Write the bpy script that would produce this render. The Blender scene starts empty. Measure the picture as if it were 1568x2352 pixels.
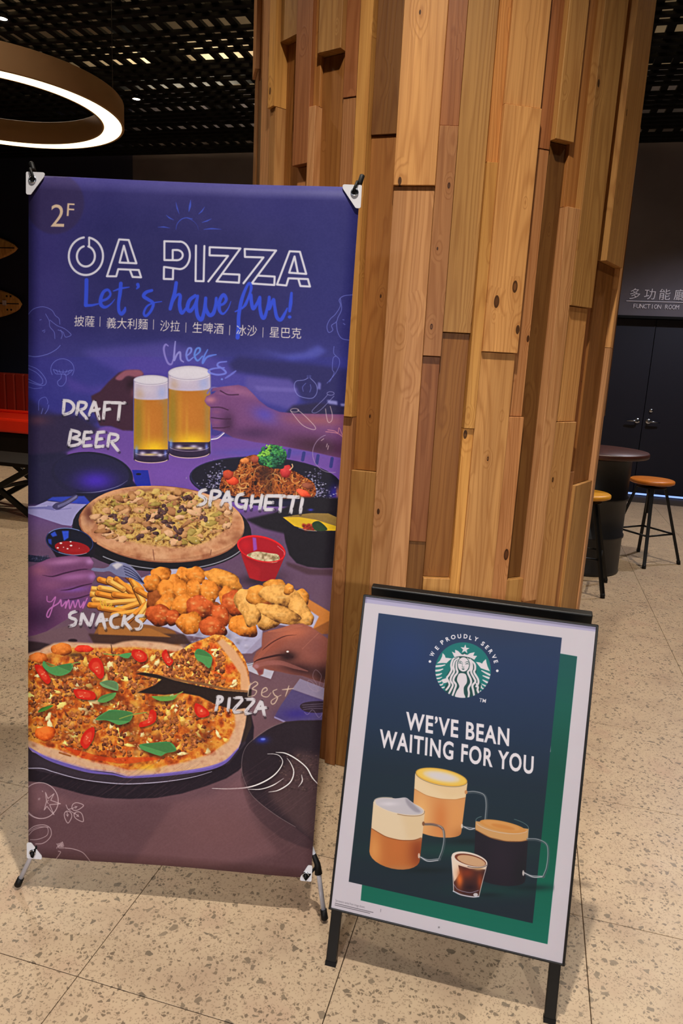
import bpy, math, random
import numpy as np
from mathutils import Matrix, Vector
random.seed(7)
SC = bpy.context.scene
COL = SC.collection

# ---------------------------------------------------------------- camera, world, lights, exposure
cam_d = bpy.data.cameras.new('camera'); cam = bpy.data.objects.new('camera', cam_d); COL.objects.link(cam)
cam_d.sensor_fit = 'VERTICAL'; cam_d.sensor_height = 36.0; cam_d.lens = 24.886; cam_d.clip_start = .05; cam_d.clip_end = 60
cr, cu_, cf = Vector((.998656, .010796, .050685)), Vector((-.051822, .208048, .976745)), Vector((0, .978059, -.208328))
cam.matrix_world = Matrix(((cr.x, cu_.x, -cf.x, 0), (cr.y, cu_.y, -cf.y, 0), (cr.z, cu_.z, -cf.z, 1.4853), (0, 0, 0, 1)))
SC.camera = cam
SC.view_settings.view_transform = 'Standard'; SC.view_settings.look = 'None'
SC.view_settings.exposure = 0.10; SC.view_settings.gamma = 1.0; SC.view_settings.use_curve_mapping = False
wd = bpy.data.worlds.new('world'); SC.world = wd; wd.use_nodes = True
wd.node_tree.nodes['Background'].inputs[0].default_value = (.55, .6, .8, 1); wd.node_tree.nodes['Background'].inputs[1].default_value = .10

# ceiling lamps of the hall, some of them added: (x, y, watts, cone degrees, blend, radius, colour); each gets its fitting further down
WARM, NEUT, COOL = (1, .80, .56), (1, .88, .72), (.86, .88, 1)
LAMPS = [(0.02, 1.00, 440, 112, .9, .045, (1, .92, .80)),
         (-1.5, -3.0, 560, 44, 1., .09, (.95, .95, 1), (-.42, 1.75, .25), 2.5),  # unseen pendant behind the camera, added to light the banner
         (1.2, -3.2, 560, 44, 1., .09, (1, .95, .88), (.30, 1.75, .25), 2.5),  # unseen pendant behind the camera, added to light the poster sign
         (-2.4032, 8.2456, 250, 130, .6, .06, NEUT),
         (-2.9955, 6.5078, 250, 130, .6, .06, NEUT),
         (2.7, 4.3, 270, 110, .5, .05, NEUT),
         (4.1, 6.6, 280, 130, .5, .06, COOL),  # extra downlight out of view, added for the background
         (-1.9, 2.9, 85, 120, .5, .06, NEUT),  # extra downlight, added out of view
         (2.4, 1.6, 60, 120, .6, .06, NEUT)]  # extra downlight, added out of view

# ---------------------------------------------------------------- constants (metres)
HC = 4.10                                   # height of the grille ceiling
YAW = -.255116                              # the hall's grid is turned this much against the view
U = Vector((math.cos(YAW), math.sin(YAW), 0)); V = Vector((-math.sin(YAW), math.cos(YAW), 0))
G0 = Vector((-.5793, 1.4334, 0)); TILE = .6; WALLV = 9.51
def uv(u, v, z=0.): return U*u+V*v+Vector((0, 0, z))

# ---------------------------------------------------------------- helpers
def tag(o, label=None, cat=None, group=None, kind=None):
    if label: o['label'] = label
    if cat: o['category'] = cat
    if group: o['group'] = group
    if kind: o['kind'] = kind
    return o
def empty(name, loc=(0, 0, 0), rz=0.):
    o = bpy.data.objects.new(name, None); COL.objects.link(o); o.location = loc; o.rotation_euler = (0, 0, rz); o.empty_display_size = .1
    return o
class MB:
    def __init__(s): s.v = []; s.f = []; s.m = []; s.sm = []
    def add(s, vs, fs, m=0, smooth=False):
        b = len(s.v); s.v += [tuple(v) for v in vs]; s.f += [tuple(b+i for i in f) for f in fs]; s.m += [m]*len(fs); s.sm += [smooth]*len(fs); return s
    def box(s, c, d, ax=None, m=0):
        c = Vector(c); X, Y, Z = ax if ax else (Vector((1, 0, 0)), Vector((0, 1, 0)), Vector((0, 0, 1)))
        vs = [c+X*(sx*d[0]/2)+Y*(sy*d[1]/2)+Z*(sz*d[2]/2) for sx in (-1, 1) for sy in (-1, 1) for sz in (-1, 1)]
        return s.add(vs, [(0, 1, 3, 2), (4, 6, 7, 5), (0, 4, 5, 1), (2, 3, 7, 6), (0, 2, 6, 4), (1, 5, 7, 3)], m)
    def bevbox(s, c, d, b, ax=None, m=0):
        c = Vector(c); X, Y, Z = ax if ax else (Vector((1, 0, 0)), Vector((0, 1, 0)), Vector((0, 0, 1)))
        x, y, z = d[0]/2, d[1]/2, d[2]/2
        bm = bmesh_box(x, y, z, b)
        vs = [c+X*v[0]+Y*v[1]+Z*v[2] for v in bm[0]]
        return s.add(vs, bm[1], m)
    def tube(s, pts, r, n=12, m=0, caps=True):
        pts = [Vector(p) for p in pts]; k = len(pts); rs = r if isinstance(r, (list, tuple)) else [r]*k
        vs = []; prev = None
        for i, p in enumerate(pts):
            t = (pts[min(i+1, k-1)]-pts[max(i-1, 0)]).normalized()
            if prev is None:
                a = Vector((0, 0, 1)) if abs(t.z) < .9 else Vector((1, 0, 0)); e = t.cross(a).normalized()
            else: e = (prev-t*prev.dot(t)).normalized()
            prev = e; f = t.cross(e)
            vs += [p+e*(rs[i]*math.cos(2*math.pi*j/n))+f*(rs[i]*math.sin(2*math.pi*j/n)) for j in range(n)]
        fs = [(i*n+j, i*n+(j+1) % n, (i+1)*n+(j+1) % n, (i+1)*n+j) for i in range(k-1) for j in range(n)]
        s.add(vs, fs, m, True)
        if caps: b = len(s.v)-len(vs); s.f += [tuple(b+j for j in range(n))[::-1], tuple(b+(k-1)*n+j for j in range(n))]; s.m += [m, m]; s.sm += [False, False]
        return s
    def lathe(s, prof, n=40, c=(0, 0, 0), ax=None, m=0, smooth=True):
        c = Vector(c); X, Y, Z = ax if ax else (Vector((1, 0, 0)), Vector((0, 1, 0)), Vector((0, 0, 1)))
        vs = [c+X*(r*math.cos(2*math.pi*j/n))+Y*(r*math.sin(2*math.pi*j/n))+Z*z for r, z in prof for j in range(n)]
        k = len(prof); fs = [(i*n+j, i*n+(j+1) % n, (i+1)*n+(j+1) % n, (i+1)*n+j) for i in range(k-1) for j in range(n)]
        return s.add(vs, fs, m, smooth)
    def prism(s, poly, h, c=(0, 0, 0), ax=None, m=0):
        c = Vector(c); X, Y, Z = ax if ax else (Vector((1, 0, 0)), Vector((0, 1, 0)), Vector((0, 0, 1)))
        n = len(poly); vs = [c+X*x+Y*y for x, y in poly]+[c+X*x+Y*y+Z*h for x, y in poly]
        return s.add(vs, [tuple(range(n))[::-1], tuple(range(n, 2*n))]+[(i, (i+1) % n, n+(i+1) % n, n+i) for i in range(n)], m)
    def mesh(s, name, mats):
        me = bpy.data.meshes.new(name); me.from_pydata(s.v, [], s.f); me.update()
        for mt in (mats if isinstance(mats, (list, tuple)) else [mats]): me.materials.append(mt)
        me.polygons.foreach_set('material_index', s.m); me.polygons.foreach_set('use_smooth', s.sm)
        return me
    def build(s, name, mats, parent=None, loc=None, recalc=True):
        me = s.mesh(name, mats)
        if recalc:
            import bmesh
            bm = bmesh.new(); bm.from_mesh(me); bmesh.ops.recalc_face_normals(bm, faces=bm.faces); bm.to_mesh(me); bm.free()
        return link(name, me, parent, loc)
def bmesh_box(x, y, z, b):
    vs = []; 
    import bmesh
    bm = bmesh.new(); r = bmesh.ops.create_cube(bm, size=1.)
    for v in bm.verts: v.co = Vector((v.co.x*2*x, v.co.y*2*y, v.co.z*2*z))
    bmesh.ops.bevel(bm, geom=bm.edges[:], offset=b, segments=2, affect='EDGES', profile=.5)
    bm.verts.index_update(); out = ([tuple(v.co) for v in bm.verts], [tuple(v.index for v in f.verts) for f in bm.faces]); bm.free()
    return out
def link(name, me, parent=None, loc=None):
    o = bpy.data.objects.new(name, me); COL.objects.link(o)
    if loc is not None: o.location = loc
    if parent is not None: o.parent = parent
    return o
def copy_tree(o, parent=None):
    c = o.copy(); COL.objects.link(c)
    if parent is not None: c.parent = parent
    for ch in [x for x in SC.objects if x.parent == o]: copy_tree(ch, c)
    return c

# ---------------------------------------------------------------- materials
def s2l(c): return tuple(((x/255.)/12.92 if x/255. <= .04045 else ((x/255.+.055)/1.055)**2.4) for x in c[:3])+(1.,)
def mat(name, col=(128, 128, 128), rough=.5, metal=0., spec=.5, emit=None, es=0., bump=0., bscale=60., var=0.):
    m = bpy.data.materials.new(name); m.use_nodes = True; nt = m.node_tree; p = nt.nodes['Principled BSDF']
    p.inputs['Base Color'].default_value = s2l(col); p.inputs['Roughness'].default_value = rough; p.inputs['Metallic'].default_value = metal
    p.inputs['Specular IOR Level'].default_value = spec
    if emit: p.inputs['Emission Color'].default_value = s2l(emit); p.inputs['Emission Strength'].default_value = es
    if bump or var:
        tc = nt.nodes.new('ShaderNodeTexCoord'); nz = nt.nodes.new('ShaderNodeTexNoise'); nz.inputs['Scale'].default_value = bscale; nz.inputs['Detail'].default_value = 4
        nt.links.new(tc.outputs['Object'], nz.inputs['Vector'])
        if bump:
            b = nt.nodes.new('ShaderNodeBump'); b.inputs['Strength'].default_value = bump; b.inputs['Distance'].default_value = .002
            nt.links.new(nz.outputs['Fac'], b.inputs['Height']); nt.links.new(b.outputs['Normal'], p.inputs['Normal'])
        if var:
            mx = nt.nodes.new('ShaderNodeMixRGB'); mx.blend_type = 'MULTIPLY'; mx.inputs[0].default_value = var; mx.inputs[1].default_value = s2l(col)
            rp = nt.nodes.new('ShaderNodeValToRGB'); rp.color_ramp.elements[0].position = .3; rp.color_ramp.elements[1].position = .7
            nt.links.new(nz.outputs['Fac'], rp.inputs[0]); nt.links.new(rp.outputs[0], mx.inputs[2]); nt.links.new(mx.outputs[0], p.inputs['Base Color'])
    return m
class NT:
    def __init__(s, m): s.t = m.node_tree; s.p = s.t.nodes['Principled BSDF']
    def n(s, k, **kw):
        x = s.t.nodes.new('ShaderNode'+k)
        for a, b in kw.items(): setattr(x, a, b)
        return x
    def l(s, a, b): s.t.links.new(a, b)
    def math(s, op, a, b=None, clamp=False):
        x = s.n('Math', operation=op, use_clamp=clamp)
        for i, q in enumerate((a, b)):
            if q is None: continue
            if isinstance(q, (int, float)): x.inputs[i].default_value = q
            else: s.l(q, x.inputs[i])
        return x.outputs[0]
    def mix(s, f, a, b, mode='MIX'):
        x = s.n('MixRGB', blend_type=mode)
        for i, q in enumerate((f, a, b)):
            if isinstance(q, (int, float)): x.inputs[i].default_value = q
            elif isinstance(q, tuple): x.inputs[i].default_value = q
            else: s.l(q, x.inputs[i])
        return x.outputs[0]
    def ramp(s, f, st, interp='LINEAR'):
        x = s.n('ValToRGB'); cr_ = x.color_ramp; cr_.interpolation = interp
        while len(cr_.elements) < len(st): cr_.elements.new(.5)
        for e, (p, c) in zip(cr_.elements, st): e.position = p; e.color = c if len(c) == 4 else s2l(c)
        s.l(f, x.inputs[0]); return x.outputs[0]

def terrazzo():
    m = mat('terrazzo', (196, 178, 150), .30); k = NT(m)
    geo = k.n('NewGeometry'); pos = geo.outputs['Position']
    nz = k.n('TexNoise'); nz.inputs['Scale'].default_value = 30; nz.inputs['Detail'].default_value = 2; k.l(pos, nz.inputs['Vector'])
    off = k.n('VectorMath', operation='SCALE'); k.l(nz.outputs['Color'], off.inputs[0]); off.inputs['Scale'].default_value = .014
    ad = k.n('VectorMath', operation='ADD'); k.l(pos, ad.inputs[0]); k.l(off.outputs[0], ad.inputs[1])
    base = k.n('TexNoise'); base.inputs['Scale'].default_value = 5; base.inputs['Detail'].default_value = 5; k.l(pos, base.inputs['Vector'])
    col = k.ramp(base.outputs['Fac'], [(.3, (174, 150, 126)), (.55, (187, 165, 138)), (.75, (178, 150, 127))])
    for sc, thr, ed, cA, cB, am in ((240, .30, .12, (142, 122, 100), (116, 98, 80), .6), (105, .20, .14, (128, 112, 92), (98, 84, 70), .85), (52, .11, .18, (136, 120, 100), (104, 92, 78), .9)):
        vo = k.n('TexVoronoi', feature='F1'); vo.inputs['Scale'].default_value = sc; k.l(ad.outputs[0], vo.inputs['Vector'])
        ve = k.n('TexVoronoi', feature='DISTANCE_TO_EDGE'); ve.inputs['Scale'].default_value = sc; k.l(ad.outputs[0], ve.inputs['Vector'])
        sp = k.n('SeparateColor'); k.l(vo.outputs['Color'], sp.inputs[0])
        sel = k.math('LESS_THAN', sp.outputs[0], thr); inn = k.math('GREATER_THAN', ve.outputs['Distance'], ed)
        f = k.math('MULTIPLY', k.math('MULTIPLY', sel, inn), am)
        col = k.mix(f, col, k.mix(sp.outputs[1], s2l(cA), s2l(cB)))
    k.l(col, k.p.inputs['Base Color'])
    r2 = k.n('TexNoise'); r2.inputs['Scale'].default_value = 12; k.l(pos, r2.inputs['Vector']); k.l(k.math('ADD', k.math('MULTIPLY', r2.outputs['Fac'], .16), .30), k.p.inputs['Roughness'])
    k.p.inputs['Specular IOR Level'].default_value = .35
    return m

def wood(name, knots=True, rough=.5):
    """cedar board: grain along z, colour from the board's own object colour"""
    m = mat(name, rough=rough); k = NT(m)
    tc = k.n('TexCoord'); oi = k.n('ObjectInfo')
    rv = k.n('VectorMath', operation='SCALE'); cmb = k.n('CombineXYZ'); k.l(oi.outputs['Random'], cmb.inputs[0]); k.l(k.math('MULTIPLY', oi.outputs['Random'], 7.3), cmb.inputs[2]); k.l(k.math('MULTIPLY', oi.outputs['Random'], 3.7), cmb.inputs[1])
    k.l(cmb.outputs[0], rv.inputs[0]); rv.inputs['Scale'].default_value = 11.
    P0 = k.n('VectorMath', operation='ADD'); k.l(tc.outputs['Object'], P0.inputs[0]); k.l(rv.outputs[0], P0.inputs[1]); P_ = P0.outputs[0]
    def mp(sx, sy, sz, src=P_):
        q = k.n('VectorMath', operation='MULTIPLY'); k.l(src, q.inputs[0]); q.inputs[1].default_value = (sx, sy, sz); return q.outputs[0]
    # knots: sparse cells stretched along the board
    vk = k.n('TexVoronoi', feature='F1'); vk.inputs['Scale'].default_value = 1.; k.l(mp(13, 5, 6.), vk.inputs['Vector'])
    sp = k.n('SeparateColor'); k.l(vk.outputs['Color'], sp.inputs[0]); sel = k.math('LESS_THAN', sp.outputs[0], .74 if knots else -1.)
    kd = vk.outputs['Distance']; krad = k.math('ADD', k.math('MULTIPLY', k.math('POWER', sp.outputs[1], 2.), .09), .035)
    near = k.math('MULTIPLY', k.math('SUBTRACT', 1., k.math('DIVIDE', kd, k.math('MULTIPLY', krad, 4.5)), True), sel)
    # growth rings: distance field pushed aside around knots
    n1 = k.n('TexNoise'); n1.inputs['Scale'].default_value = 1.; n1.inputs['Detail'].default_value = 3; k.l(mp(9, 9, .8), n1.inputs['Vector'])
    n2 = k.n('TexNoise'); n2.inputs['Scale'].default_value = 1.; n2.inputs['Detail'].default_value = 2; k.l(mp(5., 5., .22), n2.inputs['Vector'])
    f = k.math('ADD', k.math('MULTIPLY', n1.outputs['Fac'], 7.), k.math('ADD', k.math('MULTIPLY', n2.outputs['Fac'], 26.), k.math('MULTIPLY', near, 2.6)))
    ring = k.math('POWER', k.math('ABSOLUTE', k.math('SINE', k.math('MULTIPLY', f, 3.3))), 7.)
    fi = k.n('TexNoise'); fi.inputs['Scale'].default_value = 1.; fi.inputs['Detail'].default_value = 5; k.l(mp(210, 210, 3), fi.inputs['Vector'])
    st = k.n('TexNoise'); st.inputs['Scale'].default_value = 1.; st.inputs['Detail'].default_value = 4; k.l(mp(30, 30, .7), st.inputs['Vector'])
    base = oi.outputs['Color']
    dark = k.mix(1., base, (.50, .34, .22, 1), 'MULTIPLY'); light = k.mix(1., base, (1.16, 1.14, 1.08, 1), 'MULTIPLY')
    c = k.mix(k.math('MULTIPLY', k.math('SUBTRACT', st.outputs['Fac'], .38), 2.2, True), k.mix(.38, base, dark), light)
    c = k.mix(k.math('MULTIPLY', ring, .42), c, dark)
    c = k.mix(k.math('MULTIPLY', k.math('SUBTRACT', fi.outputs['Fac'], .46), 1.7, True), c, dark)
    c = k.mix(k.math('MULTIPLY', k.math('POWER', near, 3.), .6), c, dark)
    kin = k.math('MULTIPLY', k.math('LESS_THAN', kd, krad), sel); kr = k.math('MULTIPLY', k.math('LESS_THAN', kd, k.math('MULTIPLY', krad, .62)), sel)
    c = k.mix(kin, c, k.mix(1., base, (.10, .07, .05, 1), 'MULTIPLY')); c = k.mix(k.math('MULTIPLY', kr, sp.outputs[2]), c, k.mix(1., base, (.42, .30, .22, 1), 'MULTIPLY'))
    k.l(c, k.p.inputs['Base Color'])
    b = k.n('Bump'); b.inputs['Strength'].default_value = .25; b.inputs['Distance'].default_value = .0008; k.l(k.math('ADD', fi.outputs['Fac'], ring), b.inputs['Height']); k.l(b.outputs['Normal'], k.p.inputs['Normal'])
    k.p.inputs['Specular IOR Level'].default_value = .3
    return m

def printed(name, img, rough=.42, spec=.4):
    m = mat(name, rough=rough, spec=spec); k = NT(m); uvn = k.n('UVMap', uv_map='print'); it = k.n('TexImage', image=img, interpolation='Cubic', extension='EXTEND')
    k.l(uvn.outputs[0], it.inputs[0]); k.l(it.outputs[0], k.p.inputs['Base Color']); return m

M = {'terr': terrazzo(), 'grout': mat('grout', (58, 46, 34), .8), 'wood': wood('cedar_board'), 'core': mat('pillar_core', (22, 14, 9), .9),
     'black': mat('black_metal', (8, 8, 9), .4, spec=.35), 'grille': mat('grille_black', (4, 4, 5), .7, spec=.2), 'pale': mat('pale_plenum', (198, 178, 150), .8, var=.4, bscale=1.3),
     'conc': mat('grey_concrete', (104, 98, 106), .85, var=.3, bscale=1.6, bump=.2), 'navy': mat('navy_paint', (30, 32, 60), .7, var=.25, bscale=1.1), 'navyd': mat('navy_door', (18, 18, 34), .55),
     'chrome': mat('chrome', (200, 205, 215), .18, 1.), 'alu': mat('brushed_aluminium', (206, 210, 226), .35, .35), 'rubber': mat('black_rubber', (7, 7, 9), .55, spec=.25),
     'plate': mat('white_plastic', (208, 208, 216), .35), 'tan': mat('tan_shade', (140, 104, 66), .8, bump=.15, bscale=300), 'glow': mat('lamp_diffuser', (255, 250, 235), .5, emit=(255, 226, 172), es=2.6),
     'lens': mat('lamp_lens', (255, 250, 240), .5, emit=(255, 244, 226), es=14.), 'seat': mat('orange_seat', (205, 118, 38), .35, var=.15, bscale=20), 'seaty': mat('yellow_seat', (226, 160, 44), .35, var=.15, bscale=20),
     'drum': mat('drum_black', (20, 21, 26), .42, bump=.2, bscale=9), 'ttop': mat('dark_red_wood', (74, 34, 24), .4, var=.4, bscale=14), 'sofas': mat('red_leather', (232, 44, 18), .35), 'sofab': mat('rust_leather', (120, 28, 12), .5),
     'plinth': mat('dark_plinth', (24, 16, 11), .6, spec=.2, var=.3, bscale=12), 'board': wood('board_wood', False, .3), 'strip': mat('door_gap_glow', (200, 220, 255), .5, emit=(130, 160, 235), es=1.6), 'wlet': mat('wall_letters', (225, 218, 225), .6),
     'back': mat('banner_back', (200, 200, 205), .7), 'dark': mat('dark_wall', (40, 38, 42), .85), 'cable': mat('steel_cable', (90, 90, 90), .4, .6)}

GAIN_B = (.86, .86, .84); GAIN_P = (.86, .85, .84)

# ---------------------------------------------------------------- print painter
# The printed artwork of the two signs is drawn procedurally with numpy (no files).
class Paint:
    def __init__(s, x0, y0, x1, y1, k, seed=3):
        s.x0, s.y0, s.k = x0, y0, k
        s.W, s.H = int((x1-x0)*k), int((y1-y0)*k)
        s.a = np.zeros((s.H, s.W, 3), np.float32)
        s.o = (0., 0., 1.)
        s.rng = np.random.RandomState(seed)
        s.mask = None
        s.n1 = s.fbm(6, 4); s.n2 = s.fbm(18, 4); s.n3 = s.fbm(70, 4); s.n4 = s.fbm(3, 2)
    def fbm(s, cell, octs):
        out = np.zeros((s.H, s.W), np.float32); amp = 1.; tot = 0
        for i in range(octs):
            c = max(1.2, cell*s.k/2**i)
            gh, gw = int(s.H/c)+3, int(s.W/c)+3
            g = s.rng.rand(gh, gw).astype(np.float32)
            y = np.arange(s.H)/c; x = np.arange(s.W)/c
            yi, xi = y.astype(int), x.astype(int)
            fy, fx = (y-yi), (x-xi); fy = (fy*fy*(3-2*fy))[:, None]; fx = (fx*fx*(3-2*fx))[None]
            g0 = g[yi][:, xi]*(1-fx)+g[yi][:, xi+1]*fx
            g1 = g[yi+1][:, xi]*(1-fx)+g[yi+1][:, xi+1]*fx
            out += amp*(g0*(1-fy)+g1*fy); tot += amp; amp *= .55
        return out/tot
    def org(s, ox=0., oy=0., sc=1.): s.o = (ox, oy, sc)
    def P(s, pts):
        p = np.asarray(pts, float).reshape(-1, 2)
        return np.c_[((p[:, 0]/s.o[2]+s.o[0])-s.x0)*s.k, ((p[:, 1]/s.o[2]+s.o[1])-s.y0)*s.k]
    def L(s, v): return v/s.o[2]*s.k
    @staticmethod
    def smooth(p, closed=True, n=6):
        m = len(p)
        if m < 3: return p
        idx = np.arange(m)
        if closed: P0, P1, P2, P3 = p[idx-1], p, p[(idx+1) % m], p[(idx+2) % m]
        else:
            q = np.vstack([2*p[0]-p[1], p, 2*p[-1]-p[-2]]); P0, P1, P2, P3 = q[:-3], q[1:-2], q[2:-1], q[3:]
        t = (np.arange(n)/n)[None, :, None]
        P0, P1, P2, P3 = [a[:, None] for a in (P0, P1, P2, P3)]
        r = .5*((2*P1)+(-P0+P2)*t+(2*P0-5*P1+4*P2-P3)*t*t+(-P0+3*P1-3*P2+P3)*t**3)
        r = r.reshape(-1, 2)
        return r if closed else np.vstack([r, p[-1]])
    def cov(s, polys, pad=0):
        allp = np.vstack(polys)
        x0 = max(0, int(allp[:, 0].min())-1-pad); x1 = min(s.W, int(allp[:, 0].max())+3+pad)
        y0 = max(0, int(allp[:, 1].min())-1-pad); y1 = min(s.H, int(allp[:, 1].max())+3+pad)
        if x1 <= x0 or y1 <= y0: return None
        SS = 3; h, w = (y1-y0), (x1-x0)
        acc = np.zeros((h*SS, w+2), np.float64)
        for p in polys:
            q = p-[x0, y0]; a = q; b = np.roll(q, -1, 0)
            for (ax, ay), (bx, by) in zip(a, b):
                if ay == by: continue
                sg = 1.
                if ay > by: ax, ay, bx, by = bx, by, ax, ay; sg = -1.
                r0 = max(0, int(math.ceil(ay*SS-.5))); r1 = min(h*SS, int(math.ceil(by*SS-.5)))
                if r1 <= r0: continue
                rows = np.arange(r0, r1); xc = ax+(bx-ax)*(((rows+.5)/SS)-ay)/(by-ay)
                xc = np.clip(xc, 0, w); i = xc.astype(int); f = xc-i
                acc[rows, i] += sg*(1-f); acc[rows, i+1] += sg*f
        c = np.clip(np.abs(np.cumsum(acc, 1)[:, :w]), 0, 1)
        return y0, y1, x0, x1, c.reshape(h, SS, w).mean(1).astype(np.float32)
    @staticmethod
    def blur2(c, r):
        r = int(round(r))
        if r < 1: return c
        for _ in range(2):
            for ax in (0, 1):
                pw = [(0, 0), (0, 0)]; pw[ax] = (r+1, r)
                q = np.cumsum(np.pad(c, pw, mode='edge' if c.shape[ax] > 4*r else 'constant'), ax)
                c = (q[2*r+1:]-q[:-2*r-1])/(2*r+1) if ax == 0 else (q[:, 2*r+1:]-q[:, :-2*r-1])/(2*r+1)
        return c
    def put(s, box, c, col, al=1.):
        y0, y1, x0, x1 = box
        if s.mask is not None: c = c*s.mask[y0:y1, x0:x1]
        c = (c*al)[..., None]
        d = s.a[y0:y1, x0:x1]
        if callable(col): col = col(y0, y1, x0, x1)
        d[:] = d*(1-c)+np.asarray(col, np.float32)*c
    def poly(s, pts, col, al=1., blur=0, sm=False, n=6):
        p = s.P(pts)
        if sm: p = s.smooth(p, True, n)
        b = s.L(blur)
        r = s.cov([p], int(3*b)+1 if b else 0)
        if r is None: return
        c = r[4]
        if b: c = s.blur2(c, b)
        s.put(r[:4], c, C8(col), al)
    def setmask(s, pts=None, sm=False, blur=0):
        if pts is None: s.mask = None; return
        p = s.P(pts)
        if sm: p = s.smooth(p)
        m = np.zeros((s.H, s.W), np.float32); r = s.cov([p], int(3*s.L(blur))+1 if blur else 0); s.mask = None
        if r is not None: m[r[0]:r[1], r[2]:r[3]] = s.blur2(r[4], s.L(blur)) if blur else r[4]
        s.mask = m
    def ell(s, cx, cy, rx, ry, col, al=1., rot=0, blur=0, wob=0, a0=0, a1=360):
        t = np.radians(np.linspace(a0, a1, 48, endpoint=(a1-a0 < 360))); w = 1+wob*np.sin(t*3+s.rng.rand()*6)+wob*.7*np.sin(t*5+s.rng.rand()*6)
        c, n = math.cos(math.radians(rot)), math.sin(math.radians(rot)); x, y = rx*w*np.cos(t), ry*w*np.sin(t)
        s.poly(np.c_[cx+x*c-y*n, cy+x*n+y*c], col, al, blur)
    def arc(s, cx, cy, rx, ry, a0, a1, w, col, al=1., rot=0):
        t = np.radians(np.linspace(a0, a1, 40)); c, n = math.cos(math.radians(rot)), math.sin(math.radians(rot))
        x, y = rx*np.cos(t), ry*np.sin(t)
        s.line(np.c_[cx+x*c-y*n, cy+x*n+y*c], w, col, al)
    def line(s, pts, w, col, al=1., sm=False, taper=None, dry=0, closed=False):
        p = s.P(pts)
        if sm: p = s.smooth(p, closed, 7)
        elif closed: p = np.vstack([p, p[:1]])
        w = s.L(w); m = len(p)
        ws = np.full(m, w)
        if taper is not None: ws = w*np.interp(np.linspace(0, 1, m), np.linspace(0, 1, len(taper)), taper)
        pad = int(w)+3
        x0 = max(0, int(p[:, 0].min())-pad); x1 = min(s.W, int(p[:, 0].max())+pad)
        y0 = max(0, int(p[:, 1].min())-pad); y1 = min(s.H, int(p[:, 1].max())+pad)
        if x1 <= x0 or y1 <= y0: return
        c = np.zeros((y1-y0, x1-x0), np.float32)
        for i in range(m-1):
            a, b = p[i], p[i+1]; wa = max(ws[i], ws[i+1])/2+1.5
            u0 = max(x0, int(min(a[0], b[0])-wa)); u1 = min(x1, int(max(a[0], b[0])+wa)+2)
            v0 = max(y0, int(min(a[1], b[1])-wa)); v1 = min(y1, int(max(a[1], b[1])+wa)+2)
            if u1 <= u0 or v1 <= v0: continue
            X = np.arange(u0, u1)[None]+.5-a[0]; Y = np.arange(v0, v1)[:, None]+.5-a[1]; d = b-a
            t = np.clip((X*d[0]+Y*d[1])/(d@d+1e-9), 0, 1)
            D = np.hypot(X-t*d[0], Y-t*d[1]); r = ws[i]*(1-t)+ws[i+1]*t
            sub = c[v0-y0:v1-y0, u0-x0:u1-x0]; np.maximum(sub, np.clip(r/2-D+.5, 0, 1), out=sub)
        if dry:
            n = s.n4[y0:y1, x0:x1]*.6+s.n1[y0:y1, x0:x1]*.4
            c = c*np.clip((n-dry)*9+.5, 0, 1)
        s.put((y0, y1, x0, x1), c, C8(col), al)
    def brush(s, pts, w, col, al=1., sm=False, seed=0, n=7):
        # bristle stroke: parallel hairs with ragged ends and a few gaps
        p = np.asarray(pts, float)
        if sm: p = s.smooth(p, False, 7)
        else: p = np.array([p[0]*(1-t)+p[-1]*t for t in np.linspace(0, 1, 9)]) if len(p) == 2 else p
        d = np.gradient(p, axis=0); nn = np.c_[-d[:, 1], d[:, 0]]/(np.hypot(d[:, 0], d[:, 1])[:, None]+1e-9); m = len(p)
        L_ = np.r_[0, np.cumsum(np.hypot(*np.diff(p, axis=0).T))]; L_ /= L_[-1]
        for k in range(n):
            q = (k-(n-1)/2)/(n-1); e = abs(q)*2
            t0, t1 = s.rng.uniform(-.01, .05+.05*e), 1-s.rng.uniform(-.01, .04+.16*e*s.rng.rand())
            ivs = [(t0, t1)]
            if s.rng.rand() < .30: c = s.rng.uniform(.5, .9); ivs = [(t0, c), (c+s.rng.uniform(.05, .16), t1)]
            for u0, u1 in ivs:
                if u1-u0 < .05: continue
                tt = np.linspace(u0, u1, 12); x = np.interp(tt, L_, (p+nn*q*w)[:, 0]); y = np.interp(tt, L_, (p+nn*q*w)[:, 1])
                s.line(np.c_[x, y], w/n*1.75, col, al, taper=[.6, 1, 1, .9, .5])
    def fry(s, a, b, w, col):
        a, b = np.array(a, float), np.array(b, float); c = np.array(col, float); d = (b-a)/np.hypot(*(b-a)); n = np.array([-d[1], d[0]]); n = n if n[1] > 0 else -n
        s.line([a+n*w*.16, b+n*w*.16], w*1.12, tuple(c*np.array([.45, .34, .2])), .9); s.line([a, b], w, tuple(c), 1.); s.line([a-n*w*.18, b-n*w*.18], w*.5, tuple(np.minimum(c*1.12+10, 255)), .8)
        s.line([a+n*w*.33, b+n*w*.33], w*.28, tuple(c*np.array([.76, .66, .5])), .8)
        for q in (a, b): s.soft(q[0], q[1], w*.4, w*.35, tuple(c*np.array([.85, .7, .5])), .7)
    def soft(s, cx, cy, rx, ry, col, al=1., rot=0):
        c = s.P([(cx, cy)])[0]; rx, ry = s.L(rx), s.L(ry); R = max(rx, ry)*1.9
        x0, x1 = max(0, int(c[0]-R)), min(s.W, int(c[0]+R)); y0, y1 = max(0, int(c[1]-R)), min(s.H, int(c[1]+R))
        if x1 <= x0 or y1 <= y0: return
        X = np.arange(x0, x1)[None]-c[0]; Y = np.arange(y0, y1)[:, None]-c[1]
        q, n = math.cos(math.radians(rot)), math.sin(math.radians(rot))
        d = ((X*q+Y*n)/rx)**2+((-X*n+Y*q)/ry)**2
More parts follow.
